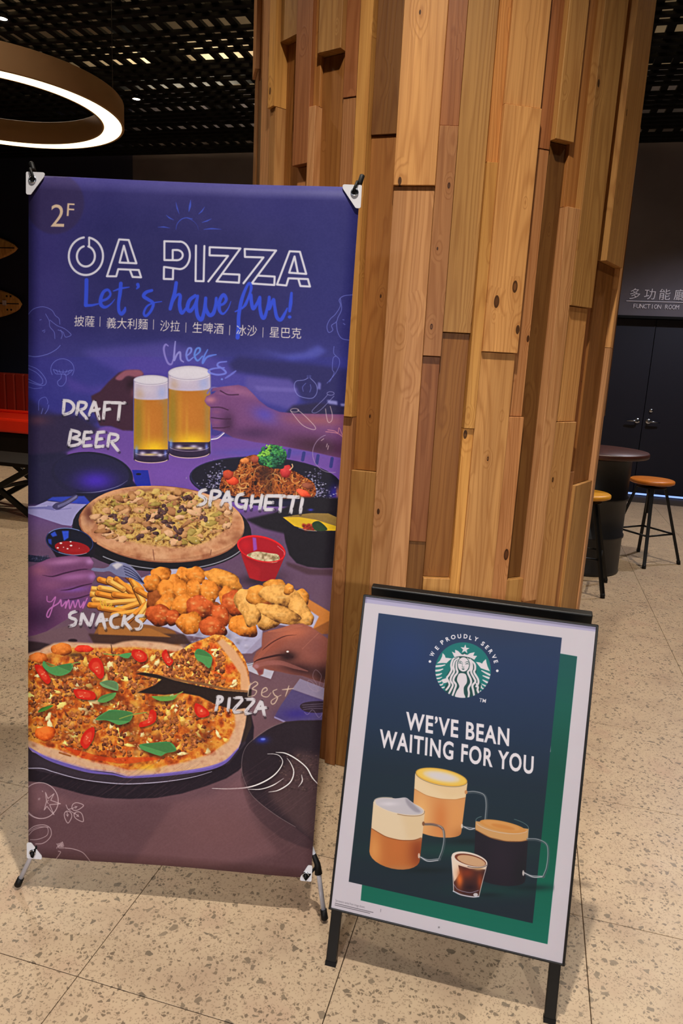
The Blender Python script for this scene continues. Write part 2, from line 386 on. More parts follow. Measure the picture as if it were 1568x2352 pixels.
        s.put((y0, y1, x0, x1), np.exp(-d*1.3).astype(np.float32), C8(col), al)
    def lump(s, cx, cy, rx, ry, rot, col, dark=.45, wob=.07, tex=.5, lx=-.4, ly=-.7, hi=1.25):
        # shaded fried lump / shape drawn in print
        t = np.linspace(0, 2*np.pi, 40, endpoint=False); ph = s.rng.rand(3)*6
        w = 1+wob*(np.sin(2*t+ph[0])+.8*np.sin(3*t+ph[1])+.5*np.sin(6*t+ph[2]))
        q, n = math.cos(math.radians(rot)), math.sin(math.radians(rot)); x, y = rx*w*np.cos(t), ry*w*np.sin(t)
        p = s.P(np.c_[cx+x*q-y*n, cy+x*n+y*q]); r = s.cov([p]); c = s.P([(cx, cy)])[0]
        if r is None: return
        y0, y1, x0, x1, m = r; RX, RY = s.L(rx), s.L(ry)
        X = np.arange(x0, x1)[None]-c[0]; Y = np.arange(y0, y1)[:, None]-c[1]
        U, V = (X*q+Y*n)/RX, (-X*n+Y*q)/RY; rr = np.clip(U*U+V*V, 0, 1.2)
        nz = np.sqrt(np.clip(1.15-rr, .02, 1))
        gx, gy = (U*q-V*n), (U*n+V*q)
        l = np.clip(.62*nz+lx*gx*.5+ly*gy*.5+.18, 0, 1.2)
        l = l+tex*(s.n1[y0:y1, x0:x1]-.5)*.95+tex*(s.n2[y0:y1, x0:x1]-.5)*1.1
        base = np.asarray(C8(col), np.float32); l = np.clip(l, 0, 1)[..., None]
        dk = base*np.array([.50, .34, .26])*(dark/.4); lt = np.minimum(base*hi*.93+.09, 1.)
        out = np.where(l < .55, dk+(base-dk)*(l/.55), base+(lt-base)*((l-.55)/.45))
        s.put((y0, y1, x0, x1), m, np.clip(out, 0, 1))
    def tex(s, cols, noise='n2', lo=.3, hi=.7, mix='n1', mixa=.12):
        N, Mx = getattr(s, noise), getattr(s, mix); cs = np.array([C8(c) for c in cols])
        def f(y0, y1, x0, x1):
            v = np.clip((N[y0:y1, x0:x1]-lo)/(hi-lo), 0, .999)*(len(cs)-1); i = v.astype(int); t = (v-i)[..., None]
            return np.clip(cs[i]*(1-t)+cs[np.minimum(i+1, len(cs)-1)]*t+((Mx[y0:y1, x0:x1]-.5)*mixa)[..., None], 0, 1)
        return f
    def crumbs(s, n, box, cols, r0, r1, al=1., test=None):
        x0, y0, x1, y1 = box
        for _ in range(n):
            x, y = s.rng.uniform(x0, x1), s.rng.uniform(y0, y1)
            if test is not None and not test(x, y): continue
            r = s.rng.uniform(r0, r1); c = np.array(cols[s.rng.randint(len(cols))], float)*s.rng.uniform(.8, 1.15)
            s.soft(x+r*.3, y+r*.5, r*1.1, r*.8, tuple(c*.45), .7*al)
            s.soft(x, y, r, r*.75, tuple(np.minimum(c, 255)), al)
            s.soft(x-r*.25, y-r*.3, r*.35, r*.25, tuple(np.minimum(c*1.5+30, 255)), .6*al)
    def text(s, st, p0, p1, cap, col, bold=0., al=1., lean=None, sp=1.):
        # string with its ink spanning p0..p1 (baseline) and cap height 'cap' (same units)
        tris, (w0, w1) = glyphs(st, bold, sp)
        a, b = np.array(p0, float), np.array(p1, float); d = b-a; u = d/(w1-w0)
        nrm = np.array([d[1], -d[0]])/np.hypot(*d) if lean is None else np.array(lean, float)
        v = nrm*cap/.72
        q = a+(tris[:, :1]-w0)*u+tris[:, 1:]*v
        q = s.P(q).reshape(-1, 3, 2)
        e1, e2 = q[:, 1]-q[:, 0], q[:, 2]-q[:, 0]; neg = (e1[:, 0]*e2[:, 1]-e1[:, 1]*e2[:, 0]) < 0
        q[neg] = q[neg][:, ::-1]
        r = s.cov(list(q))
        if r is not None: s.put(r[:4], r[4], C8(col), al)

def C8(c):
    if callable(c): return c
    return np.asarray(c, np.float32)/255.

_gc = {}
def glyphs(st, bold=0., sp=1.):
    """triangles (n*3,2) of a string, unit em, and its ink extent in x"""
    key = (st, bold, sp)
    if key not in _gc:
        cu = bpy.data.curves.new('tmp', 'FONT'); cu.body = st; cu.size = 1.; cu.offset = bold; cu.space_character = sp; cu.resolution_u = 4
        ob = bpy.data.objects.new('tmp', cu); me = ob.to_mesh(); me.calc_loop_triangles()
        co = np.empty(len(me.vertices)*3); me.vertices.foreach_get('co', co); co = co.reshape(-1, 3)[:, :2]
        ix = np.empty(len(me.loop_triangles)*3, int); me.loop_triangles.foreach_get('vertices', ix)
        t = co[ix]; ob.to_mesh_clear(); bpy.data.objects.remove(ob); bpy.data.curves.remove(cu)
        _gc[key] = (t, (t[:, 0].min(), t[:, 0].max()))
    return _gc[key]

def make_image(name, pt, Hm, w, h, ppm, gain, pw=1.):
    """resample the painting onto the flat metric sheet (w x h metres) and pack it as an in-memory image"""
    tw, th = int(w*ppm), int(h*ppm); Hm = np.array(Hm)
    X, Y = np.meshgrid((np.arange(tw)+.5)/ppm, (np.arange(th)+.5)/ppm)
    D = Hm[2, 0]*X+Hm[2, 1]*Y+Hm[2, 2]
    px = ((Hm[0, 0]*X+Hm[0, 1]*Y+Hm[0, 2])/D-pt.x0)*pt.k-.5; py = ((Hm[1, 0]*X+Hm[1, 1]*Y+Hm[1, 2])/D-pt.y0)*pt.k-.5
    px = np.clip(px, 0, pt.W-1.01); py = np.clip(py, 0, pt.H-1.01); xi, yi = px.astype(int), py.astype(int)
    fx, fy = (px-xi)[..., None], (py-yi)[..., None]; a = pt.a
    c = (a[yi, xi]*(1-fx)+a[yi, xi+1]*fx)*(1-fy)+(a[yi+1, xi]*(1-fx)+a[yi+1, xi+1]*fx)*fy
    lin = np.clip(c, 0, 1)**2.2*np.array(gain)
    c = np.clip(lin, 0, 1)**(1/2.2)
    img = bpy.data.images.new(name, tw, th)
    buf = np.ones((th, tw, 4), np.float32); buf[..., :3] = c
    img.pixels.foreach_set(buf.ravel()); img.update(); img.pack()
    return img

def paint_banner():
    g = Paint(40, 380, 850, 2040, 1.4, 3)
    A, B, Cc, D, E_, F, G, Hh = ((40, 380, 3.92), (430, 380, 3.7333), (0, 800, 3.92), (360, 760, 3.4087),
                                 (0, 1150, 3.7333), (400, 1050, 3.92), (40, 1440, 3.92), (400, 1420, 3.92))
    # ---- ground: blue field above, violet table in the middle, brown wood below
    ys = np.array([380, 480, 600, 760, 830, 930, 1010, 1060, 1130, 1250, 1400, 1600, 1830, 1900, 2040])
    cs = np.array([(58, 52, 122), (46, 44, 112), (38, 38, 100), (42, 40, 108), (52, 52, 132), (52, 52, 134), (74, 62, 140), (100, 76, 156),
                   (108, 80, 150), (98, 72, 104), (104, 78, 98), (112, 82, 92), (104, 76, 86), (86, 62, 68), (96, 66, 72)])/255.
    yy = np.arange(g.H)/g.k+g.y0
    for c in range(3): g.a[:, :, c] = np.interp(yy, ys, cs[:, c])[:, None]
    g.a += ((g.n3-.5)*.05)[..., None]
    g.soft(110, 620, 90, 260, (70, 58, 140), .5); g.soft(760, 640, 120, 260, (46, 48, 130), .5)
    g.soft(420, 640, 170, 120, (36, 34, 96), .6); g.soft(640, 470, 120, 60, (44, 42, 120), .5)
    g.org(*A); g.ell(330, 340, 268, 275, (52, 42, 88), .75, blur=8)
    # blurred people behind the mugs
    g.org(*D)
    g.poly([(-600, 160), (-300, 120), (120, 90), (420, 190), (700, 330), (1000, 360), (1080, 400), (1100, 600), (700, 560), (300, 420), (-300, 330)], (84, 74, 166), .7, blur=26)
    g.poly([(560, 260), (640, 200), (900, 230), (1200, 260), (1500, 300), (1500, 600), (1150, 560), (1050, 400), (800, 350), (600, 320)], (40, 38, 92), .85, blur=18)
    g.poly([(780, 150), (1000, 190), (1150, 170), (1260, 110), (1330, 160), (1230, 215), (1050, 230)], (86, 92, 196), .7, blur=18)
    g.poly([(700, 360), (1040, 380), (1080, 430), (1120, 520), (1060, 620), (860, 560), (700, 450)], (92, 82, 160), .8, blur=14)
    g.poly([(760, 430), (1100, 450), (1090, 480), (790, 470)], (120, 110, 190), .5, blur=8)
    g.poly([(1010, 640), (1060, 585), (1250, 560), (1480, 590), (1480, 700), (1000, 700)], (38, 32, 66), .9, blur=9)
    g.poly([(1330, 540), (1410, 550), (1412, 580), (1340, 570)], (150, 150, 215), .8, blur=5); g.poly([(1435, 570), (1480, 570), (1480, 590), (1440, 588)], (150, 150, 215), .8, blur=4)
    g.poly([(1260, 400), (1284, 410), (1280, 460), (1255, 455)], (130, 130, 210), .7, blur=4)
    g.org(*Cc)
    g.poly([(560, 240), (800, 350), (950, 330), (1100, 200), (1200, 60), (1400, 90), (1568, 150), (1568, 320), (1200, 300), (900, 430), (640, 390)], (86, 68, 160), .55, blur=24)
    g.poly([(230, 440), (420, 560), (520, 600), (700, 600), (900, 640), (600, 960), (232, 1060)], (40, 36, 80), .8, blur=20)
    # table top
    g.poly([(560, 945), (700, 900), (860, 730), (960, 700), (1200, 745), (1568, 760), (2600, 840), (3200, 1000), (3200, 1330), (2000, 1500), (1100, 1300)], (112, 78, 162), .9, blur=6)
    g.soft(1500, 1130, 330, 130, (120, 82, 176), .7); g.soft(2400, 940, 500, 40, (74, 84, 180), .55)
    g.poly([(232, 590), (330, 605), (560, 600), (700, 620), (900, 730), (700, 880), (560, 945), (232, 1100)], (46, 36, 66), .85, blur=14)
    g.soft(330, 650, 130, 50, (82, 52, 72), .8)
    g.soft(365, 1045, 34, 26, (150, 150, 185), .8); g.soft(345, 980, 16, 6, (150, 150, 190), .6)
    # far black plate on the left
    g.ell(830, 1140, 372, 205, (26, 26, 50), rot=6); g.poly([(232, 960), (600, 935), (700, 1330), (500, 1400), (232, 1420)], (34, 32, 62), .95, blur=10)
    g.ell(825, 1120, 340, 172, (34, 32, 66), 1, rot=6, blur=4); g.soft(860, 1190, 190, 95, (74, 46, 186), .95)
    g.line([(690, 1300), (850, 1297), (980, 1270), (1080, 1235), (1150, 1190)], 6, (150, 150, 190), .8, sm=True, taper=[.2, 1, .8, .3]); g.arc(830, 1140, 370, 205, -80, 20, 4, (66, 64, 110), .8, rot=6)
    g.poly([(690, 1305), (900, 1310), (1060, 1280), (1190, 1190), (1230, 1250), (1000, 1400), (700, 1400)], (28, 26, 48), .9, blur=6)
    g.poly([(1190, 1095), (1335, 1098), (1362, 1240), (1225, 1245)], (34, 44, 158)); g.ell(1250, 1133, 24, 9, (18, 16, 40)); g.poly([(1190, 1180), (1240, 1245), (1170, 1250)], (24, 22, 60), .8, blur=4)
    # napkin and fork, upper left
    g.poly([(470, 1340), (760, 1330), (830, 1410), (700, 1400), (420, 1370)], (52, 70, 186), .95, blur=2)
    g.poly([(232, 1455), (420, 1375), (640, 1400), (840, 1405), (730, 1500), (640, 1600), (560, 1590), (240, 1490)], (160, 156, 208), .95, blur=1)
    g.line([(232, 1440), (400, 1432), (470, 1440)], 34, (118, 116, 176), .95, taper=[.6, 1, 1.1]); g.line([(235, 1430), (420, 1420)], 8, (190, 190, 230), .8)
    g.poly([(470, 1430), (500, 1395), (560, 1380), (680, 1320), (698, 1352), (600, 1415), (520, 1455)], (70, 66, 108), 1, sm=True)
    for i in range(3): g.line([(520, 1425+i*8-8), (600, 1390+i*9-8), (690, 1335+i*7-8)], 5, (150, 148, 196), .7, sm=True)
    g.line([(480, 1460), (640, 1440)], 5, (90, 86, 150), .6)
    # spaghetti plate
    g.org(*D)
    g.ell(850, 1180, 592, 192, (30, 28, 56), rot=4); g.ell(850, 1165, 575, 165, (24, 22, 40), rot=4)
    g.arc(850, 1172, 582, 178, 100, 260, 6, (44, 44, 92), .8, rot=4); g.soft(1390, 1270, 50, 60, (52, 44, 150), .9); g.soft(1410, 1270, 12, 50, (170, 110, 70), .8)
    for k in range(4): g.line([(1040+110*k, 935+22*k), (1030+110*k, 985+26*k)], 26, (44, 52, 120), .8)
    g.mask = None
    flk = lambda n, bx: [g.ell((bx[0]+bx[2])/2+rr.randn()*(bx[2]-bx[0])*.34, (bx[1]+bx[3])/2+rr.randn()*(bx[3]-bx[1])*.34, rr.uniform(2, 9), rr.uniform(2, 6), [(196, 192, 226), (150, 144, 186), (110, 104, 150)][rr.randint(3)], .75, wob=.3) for _ in range(n)]
    rr = g.rng
    flk(170, (395, 1090, 560, 1240))
    flk(130, (1190, 1220, 1330, 1320))
    flk(60, (1150, 1100, 1290, 1240))
    mound = [(495, 1210), (530, 1120), (620, 1090), (660, 1010), (760, 970), (850, 1000), (960, 1050), (1040, 1080), (1130, 1130), (1230, 1200), (1210, 1310), (900, 1310), (600, 1290), (510, 1250)]
    g.poly(mound, g.tex([(46, 22, 18), (128, 62, 30), (176, 96, 42), (92, 40, 24)], 'n1'), sm=True)
    rr = g.rng
    g.setmask(mound, sm=True)
    for i in range(170):
        x, y = rr.uniform(520, 1200), rr.uniform(1000, 1280); r = rr.uniform(14, 55); a0 = rr.uniform(0, 360)
        g.arc(x, y, r, r*rr.uniform(.5, 1.3), a0, a0+rr.uniform(80, 220), rr.uniform(5, 9), [(206, 132, 66), (186, 104, 46), (150, 74, 36), (214, 158, 96), (90, 40, 26)][rr.randint(5)], .85, rr.uniform(0, 180))
    g.soft(850, 1110, 70, 90, (44, 26, 26), .75); g.soft(880, 1230, 40, 50, (60, 36, 26), .6)
    g.setmask()
    for (x, y, a, b, r_, c) in ((590, 1170, 52, 36, 20, (206, 66, 36)), (560, 1125, 44, 36, 0, (160, 56, 34)), (1010, 1100, 44, 50, 10, (168, 44, 46)), (1150, 1275, 62, 28, 30, (214, 74, 44)), (1180, 1215, 50, 24, 10, (120, 60, 40)), (770, 1005, 36, 30, 0, (150, 70, 50)), (690, 1015, 34, 22, 0, (198, 116, 60))):
        g.lump(x, y, a, b, r_, c, tex=.4)
    g.line([(1040, 1090), (1062, 1065), (1058, 1045)], 9, (220, 180, 140), .9, sm=True)
    g.ell(905, 985, 105, 88, (22, 52, 44), wob=.12); g.ell(940, 1040, 60, 44, (20, 44, 44), wob=.1)
    for i in range(260):
        a_, r_ = rr.uniform(0, 6.28), 105*rr.rand()**.5; x, y = 903+r_*math.cos(a_), 975+r_*.85*math.sin(a_)
        lit_ = (x < 900)+(y < 980)
        g.lump(x, y, rr.uniform(6, 14), rr.uniform(5, 11), 0, [(30, 84, 60), (52, 122, 64), (104, 158, 58)][min(2, lit_ if rr.rand() < .7 else 0)], tex=.6)
    # soup bowl right
    g.org(*F)
    g.poly([(640, 560), (900, 500), (1180, 360), (1478, 370), (1470, 620), (1040, 700), (800, 640)], (26, 22, 32), 1, blur=8)
    g.poly([(972, 540), (980, 640), (1000, 760), (1035, 880), (1100, 955), (1200, 990), (1320, 1003), (1478, 1003), (1478, 480)], (24, 20, 30), 1, blur=2)
    g.poly([(1000, 940), (1240, 1010), (1440, 1010), (1434, 1075), (1200, 1060), (1020, 980)], (70, 46, 56), .8, blur=8)
    g.ell(1290, 585, 330, 95, (30, 26, 34), rot=8)
    g.poly([(975, 540), (1060, 525), (1230, 505), (1385, 510), (1470, 550), (1466, 668), (1250, 662), (1110, 620)], (138, 112, 62), 1, blur=1)
    g.poly([(978, 542), (1120, 540), (1270, 565), (1466, 630), (1466, 668), (1210, 662), (1080, 622)], (214, 176, 44), 1, sm=False, blur=1)
    g.crumbs(40, (1150, 605, 1250, 655), [(176, 70, 40), (150, 40, 30)], 8, 16); g.poly([(1240, 600), (1300, 580), (1370, 640), (1360, 665), (1270, 662)], (40, 62, 40), 1, sm=True)
    g.line([(1120, 640), (1200, 662), (1280, 668)], 5, (190, 180, 190), .7); g.soft(1225, 475, 26, 12, (60, 64, 190), .9)
    # first pizza on its pan
    g.org()
    g.ell(372, 1217, 206, 94, (26, 24, 34), rot=3); g.ell(360, 1228, 186, 84, (20, 18, 26), .9)
    g.arc(372, 1213, 204, 94, 20, 130, 2.4, (150, 150, 165), .9, rot=3); g.arc(372, 1217, 205, 94, 150, 260, 3, (30, 28, 50), .9)
    g.ell(373, 1204, 189, 88, (146, 92, 68), rot=3, wob=.012); g.ell(373, 1199, 188, 83, (206, 152, 116), rot=3, wob=.012)
    g.setmask([(373+189*math.cos(t)*1.0, 1203+9*math.cos(t)+86*math.sin(t)) for t in np.linspace(0, 6.28, 50)])
    g.poly([(160, 1100), (590, 1100), (590, 1310), (160, 1310)], g.tex([(160, 100, 70), (204, 150, 112), (222, 172, 132), (196, 142, 102)], 'n2', .25, .8), .6)
    for a_ in range(0, 360, 9):
        x, y = 373+176*math.cos(math.radians(a_)), 1201+77*math.sin(math.radians(a_)); g.soft(x, y, 13, 7, [(224, 176, 140), (150, 90, 60), (214, 160, 120), (186, 120, 84)][rr.randint(4)], .55)
    g.soft(205, 1180, 14, 26, (98, 52, 44), .8); g.soft(330, 1130, 26, 8, (110, 62, 50), .8); g.soft(440, 1150, 34, 8, (104, 62, 56), .7); g.soft(545, 1235, 26, 10, (120, 62, 40), .5, rot=-20); g.soft(253, 1235, 30, 14, (214, 160, 128), .6)
    g.setmask()
    g.ell(372, 1190, 160, 64, g.tex([(112, 74, 42), (186, 142, 78), (212, 176, 104), (168, 120, 70)], 'n1', .25, .75), 1, rot=3, blur=3, wob=.03)
    inside = lambda x, y: ((x-372)/158)**2+((y-1190)/62)**2 < 1
    for i in range(190):
        x, y = rr.uniform(210, 540), rr.uniform(1126, 1252)
        if not inside(x, y): continue
        c_ = [(196, 148, 104), (178, 130, 84), (194, 162, 90), (160, 110, 70), (158, 134, 66), (206, 162, 124)][rr.randint(6)]; rx_, ry_, ro_ = rr.uniform(8, 19), rr.uniform(4.5, 9), rr.uniform(-35, 35)
        g.lump(x, y, rx_, ry_, ro_, c_, tex=.6, wob=.14, dark=.36, hi=1.1)
        if rr.rand() < .5: g.ell(x-1, y-1.2, rx_*.72, ry_*.6, tuple(min(255, q*1.08+6) for q in c_), .55, rot=ro_, wob=.1)
    for (x, y) in ((372, 1165), (378, 1176), (365, 1183), (420, 1170), (355, 1215), (322, 1230), (405, 1212), (292, 1190), (268, 1187), (436, 1145), (385, 1200), (414, 1230), (470, 1190), (340, 1188)):
        for _ in range(3): g.lump(x+rr.randn()*6, y+rr.randn()*4, rr.uniform(5, 9), rr.uniform(3, 5), rr.uniform(0, 180), (72, 46, 44), tex=.7)
    g.crumbs(160, (215, 1130, 530, 1250), [(226, 210, 120), (110, 120, 50), (240, 226, 180), (90, 60, 40)], .8, 2.2, .8, inside)
    for x, y, dx, dy in ((352, 1262, 3, 24), (486, 1262, -2, 12), (222, 1245, -8, 8)): g.line([(x, y), (x+dx, y+dy)], 1.6, (110, 60, 46), .8)
    # ketchup cup
    g.org(*E_)
    g.poly([(392, 330), (430, 400), (500, 510), (700, 520), (800, 480), (830, 360)], (22, 18, 32), 1, blur=2)
    g.ell(595, 352, 208, 118, (20, 20, 38), rot=8); g.arc(595, 352, 204, 114, 0, 360, 6, (52, 62, 120), .9, rot=8); g.arc(595, 352, 205, 114, 205, 290, 6, (140, 160, 220), .8, rot=8)
    g.poly([(430, 285), (470, 262), (490, 300), (450, 312)], (52, 84, 210), .9, blur=2); g.poly([(530, 260), (590, 258), (588, 318), (548, 345)], (52, 84, 214), .95, blur=2); g.poly([(408, 330), (440, 330), (442, 380), (415, 365)], (46, 74, 190), .8, blur=2)
    g.ell(620, 405, 152, 56, (146, 22, 30), rot=6); g.soft(640, 420, 100, 26, (170, 36, 40), .6)
    for x, y, r in ((522, 365, 12), (495, 405, 10), (606, 352, 9), (610, 385, 12), (580, 412, 9), (545, 400, 6), (680, 408, 4)): g.ell(x, y, r, r*.6, (236, 214, 220), .95)
    g.arc(605, 380, 190, 82, 40, 120, 4, (200, 190, 210), .8, rot=6)
    # red sauce cup
    g.org(*F)
    g.soft(760, 1105, 190, 60, (40, 26, 40), .95); g.soft(950, 1060, 90, 60, (80, 56, 76), .7)
    g.poly([(570, 790), (600, 850), (625, 930), (680, 1085), (790, 1118), (905, 1105), (950, 1000), (1000, 880)], (150, 22, 34), 1, sm=False)
    g.poly([(600, 860), (700, 960), (780, 1000), (760, 1110), (680, 1085)], (170, 28, 38), .7, blur=8)
    g.ell(785, 822, 222, 112, (206, 26, 36), rot=14); g.ell(785, 826, 208, 98, (164, 22, 38), rot=14); g.soft(640, 790, 60, 60, (196, 28, 40), .8)
    g.poly([(706, 720), (738, 726), (748, 830), (715, 846)], (150, 90, 200), .8, blur=3); g.arc(785, 822, 215, 106, 150, 330, 9, (222, 40, 48), .9, rot=14)
    g.poly([(655, 880), (740, 848), (850, 862), (930, 875), (948, 920), (900, 950), (780, 940), (700, 915)], g.tex([(150, 128, 96), (196, 172, 138), (214, 196, 166)], 'n1'), 1, sm=True)
    g.arc(785, 822, 220, 112, 20, 120, 10, (214, 36, 44), 1, rot=14); g.line([(930, 800), (985, 850), (990, 880)], 5, (236, 170, 180), .7, sm=True)
    # chicken board and paper
    g.org(*F)
    g.poly([(-620, 1370), (-200, 1500), (0, 1560), (120, 1700), (-100, 1760), (-740, 1640)], (140, 90, 50), 1, blur=3)
    g.poly([(560, 1180), (1190, 1270), (1400, 1400), (1392, 1560), (1330, 1600), (1150, 1480)], (196, 124, 62), 1, blur=2)
    g.poly([(1250, 1550), (1392, 1480), (1392, 1600), (1330, 1600)], (140, 84, 46), .9, blur=3)
    g.poly([(-760, 1180), (-400, 1130), (-100, 1010), (200, 1000), (620, 1190), (1100, 1300), (1300, 1440), (1240, 1560), (900, 1500), (800, 1500), (780, 1620), (640, 1764), (440, 1764), (380, 1640), (100, 1600), (-60, 1530), (-300, 1500)], (186, 180, 206), 1, blur=2)
    g.poly([(560, 1560), (720, 1520), (800, 1500), (790, 1700), (700, 1764), (600, 1764)], (176, 172, 206), .8, blur=4)
    g.crumbs(40, (-40, 1520, 700, 1700), [(206, 200, 224), (160, 152, 184)], 14, 40, .35)
    # fries
    for (x, y, l, r) in ((-560, 1130, 230, 16), (-640, 1190, 230, 4), (-470, 1140, 240, 22), (-650, 1240, 210, 6), (-360, 1120, 200, 44), (-520, 1200, 300, 10), (-600, 1290, 240, 4), (-440, 1160, 200, 40), (-560, 1250, 260, 12), (-420, 1250, 240, 8), (-330, 1190, 220, 60), (-660, 1330, 200, 2),
                        (-480, 1300, 300, -4), (-400, 1340, 260, -18), (-560, 1370, 220, 10), (-300, 1270, 200, 64), (-430, 1400, 240, -10), (-340, 1400, 220, -42), (-250, 1340, 200, -56), (-280, 1220, 120, 30), (-240, 1400, 160, -50), (-520, 1150, 150, 30)):
        c_, n_ = math.cos(math.radians(r))*l/2, math.sin(math.radians(r))*l/2; g.fry((x-c_, y-n_), (x+c_, y+n_), 46, [(226, 156, 66), (214, 138, 50), (232, 172, 86)][rr.randint(3)])
    # chicken
    for (x, y, a, b, r_, o) in ((30, 1280, 120, 90, 0, 4), (180, 1280, 120, 90, 0, 4), (330, 1400, 110, 90, 0, 4), (40, 1410, 110, 70, 0, 4), (-130, 1300, 110, 110, 0, 4), (400, 1180, 100, 60, 0, 4), (560, 1420, 90, 90, 0, 4), (820, 1330, 120, 100, 0, 4), (1040, 1350, 110, 80, 0, 4), (80, 1075, 72, 70, 50, 0), (200, 1060, 90, 62, 30, 0), (-20, 1110, 60, 60, 60, 0), (450, 1100, 170, 66, 22, 1), (-120, 1060, 80, 70, 10, 0), (-200, 1130, 70, 70, 40, 0), (-60, 1200, 90, 70, 70, 0), (60, 1200, 66, 90, 0, 0), (190, 1190, 72, 76, 0, 0), (320, 1210, 76, 96, -20, 0),
                                (-60, 1340, 90, 110, 0, 0), (80, 1330, 90, 90, 20, 0), (240, 1350, 118, 92, 0, 2), (480, 1270, 62, 100, -20, 0), (540, 1310, 108, 90, 40, 2), (420, 1420, 62, 100, -15, 2), (-140, 1420, 110, 80, 20, 2), (-10, 1440, 60, 60, 0, 2),
                                (140, 1490, 98, 92, 30, 0), (350, 1530, 104, 84, 20, 2), (620, 1520, 112, 84, 20, 0), (680, 1330, 92, 160, -25, 3), (760, 1240, 100, 80, 10, 1), (910, 1150, 84, 50, 0, 1), (1130, 1270, 70, 76, 0, 1), (960, 1250, 180, 80, 14, 3), (1030, 1190, 40, 44, 0, 1),
                                (1130, 1380, 70, 140, -32, 3), (1190, 1460, 56, 60, 0, 3), (860, 1450, 110, 90, 0, 3), (940, 1410, 200, 62, 22, 3), (700, 1420, 62, 100, -10, 3)):
        a, b = a*1.14, b*1.14
        g.lump(x, y, a, b, r_, [(196, 114, 36), (196, 126, 48), (170, 72, 26), (198, 142, 72), (128, 62, 20)][o], tex=.62, wob=.09, dark=.26, hi=1.28)
        if o == 4: continue
        for _ in range(3): g.soft(x+rr.uniform(-.5, .5)*a, y+rr.uniform(-.5, .3)*b, a*.22, b*.14, (246, 200, 130), .45)
    for i in range(60): g.soft(rr.uniform(-150, 640), rr.uniform(1150, 1560), 8, 5, (250, 216, 160), .6)
    # second, big pizza: dark pan, crust, toppings
    g.org(*G)
    g.poly([(85, 130), (330, 150), (85, 330)], (44, 30, 36), .9, blur=6); g.poly([(85, 90), (560, -40), (640, 40), (640, 150), (300, 160)], (112, 86, 96), .9, blur=6)
    g.poly([(640, 60), (1500, 60), (1568, 150), (700, 170)], (62, 40, 36), .9, blur=5); g.poly([(730, 0), (1200, 10), (1390, 90), (730, 66)], (170, 110, 54), .95, blur=2); g.ell(500, 122, 42, 16, (40, 26, 34), 1, blur=3)
    g.poly([(60, 1060), (60, 1392), (200, 1402), (400, 1450), (600, 1505), (800, 1540), (1020, 1548), (1250, 1540), (1480, 1500), (1700, 1430), (1880, 1360), (1990, 1290), (2080, 1190), (2120, 1060), (2130, 900), (2100, 760), (1500, 400), (900, 1200)], (32, 24, 36), 1, blur=4)
    g.poly([(85, 1060), (85, 1280), (400, 1340), (760, 1400), (1000, 1412), (1300, 1395), (1568, 1345), (1900, 1230), (2060, 1040), (2000, 900)], (58, 48, 62), .8, blur=4)
    g.line([(85, 1278), (220, 1275), (330, 1305), (560, 1365), (800, 1400), (1000, 1412), (1250, 1400), (1450, 1375), (1600, 1345), (1750, 1300)], 9, (176, 170, 196), .95, sm=True, taper=[1, .9, .8, 1, 1, .8, .5])
    outline = [(70, 260), (200, 225), (240, 200), (330, 160), (440, 145), (600, 155), (700, 160), (830, 165), (860, 170), (950, 145), (1060, 132), (1300, 150), (1480, 185), (1560, 240), (1750, 500), (1920, 520), (2030, 690), (2085, 800), (2060, 930), (1990, 1090), (1880, 1200), (1750, 1260), (1568, 1300), (1280, 1330), (1000, 1350), (860, 1310), (650, 1285), (430, 1225), (260, 1170), (130, 1130), (70, 1060)]
    g.poly(outline, (140, 120, 200), sm=False)
    inner0 = [(x, y-14) for x, y in outline]
    g.poly(inner0, (216, 172, 140), .95, blur=7); g.setmask(outline)
    g.poly(outline, g.tex([(160, 90, 60), (226, 180, 140), (236, 198, 156), (214, 160, 124)], 'n2', .15, .8), .45)
    topp = [(70, 300), (260, 250), (480, 185), (830, 190), (1060, 180), (1500, 230), (1600, 330), (1700, 560), (1880, 560), (1950, 700), (1960, 890), (1900, 1020), (1750, 1130), (1520, 1210), (1250, 1265), (1000, 1285), (860, 1245), (700, 1210), (500, 1150), (400, 1110), (240, 1070), (70, 1010)]
    g.poly(topp, g.tex([(196, 60, 24), (226, 100, 36), (236, 170, 70), (220, 130, 50)], 'n2', .3, .7), 1, blur=10, sm=False)
    g.setmask(topp, blur=12)
    g.poly(topp, g.tex([(110, 52, 24), (176, 88, 34), (214, 128, 48), (228, 160, 70), (190, 104, 44)], 'n2', .25, .75), .75)
    for _ in range(26): g.soft(rr.uniform(80, 2000), rr.uniform(220, 1180), rr.uniform(40, 120), rr.uniform(25, 60), [(238, 200, 96), (228, 180, 90), (220, 90, 36)][rr.randint(3)], .55, rr.uniform(0, 180))
    ctr = lambda x, y: ((x-1000)/900)**2+((y-700)/520)**2 < 1 and not (1280 < x < 2000 and 440 < y < 640)
    for _ in range(90): g.lump(rr.uniform(90, 1950), rr.uniform(240, 1180), rr.uniform(24, 60), rr.uniform(12, 28), rr.uniform(0, 180), [(236, 196, 110), (228, 176, 84), (238, 210, 150)][rr.randint(3)], tex=.6, wob=.2, dark=.5)
    ny_ = lambda x, y: g.n2[int(min(g.H-1, max(0, ((y/3.92+1440)-g.y0)*g.k))), int(min(g.W-1, max(0, ((x/3.92+40)-g.x0)*g.k)))]
    meat = [(142, 78, 38), (118, 60, 30), (160, 92, 46), (96, 46, 26), (172, 102, 52), (130, 70, 36)]
    for _ in range(60): g.soft(rr.uniform(150, 1900), rr.uniform(300, 1100), rr.uniform(40, 110), rr.uniform(24, 50), (116, 58, 28), .4, rr.uniform(0, 180))
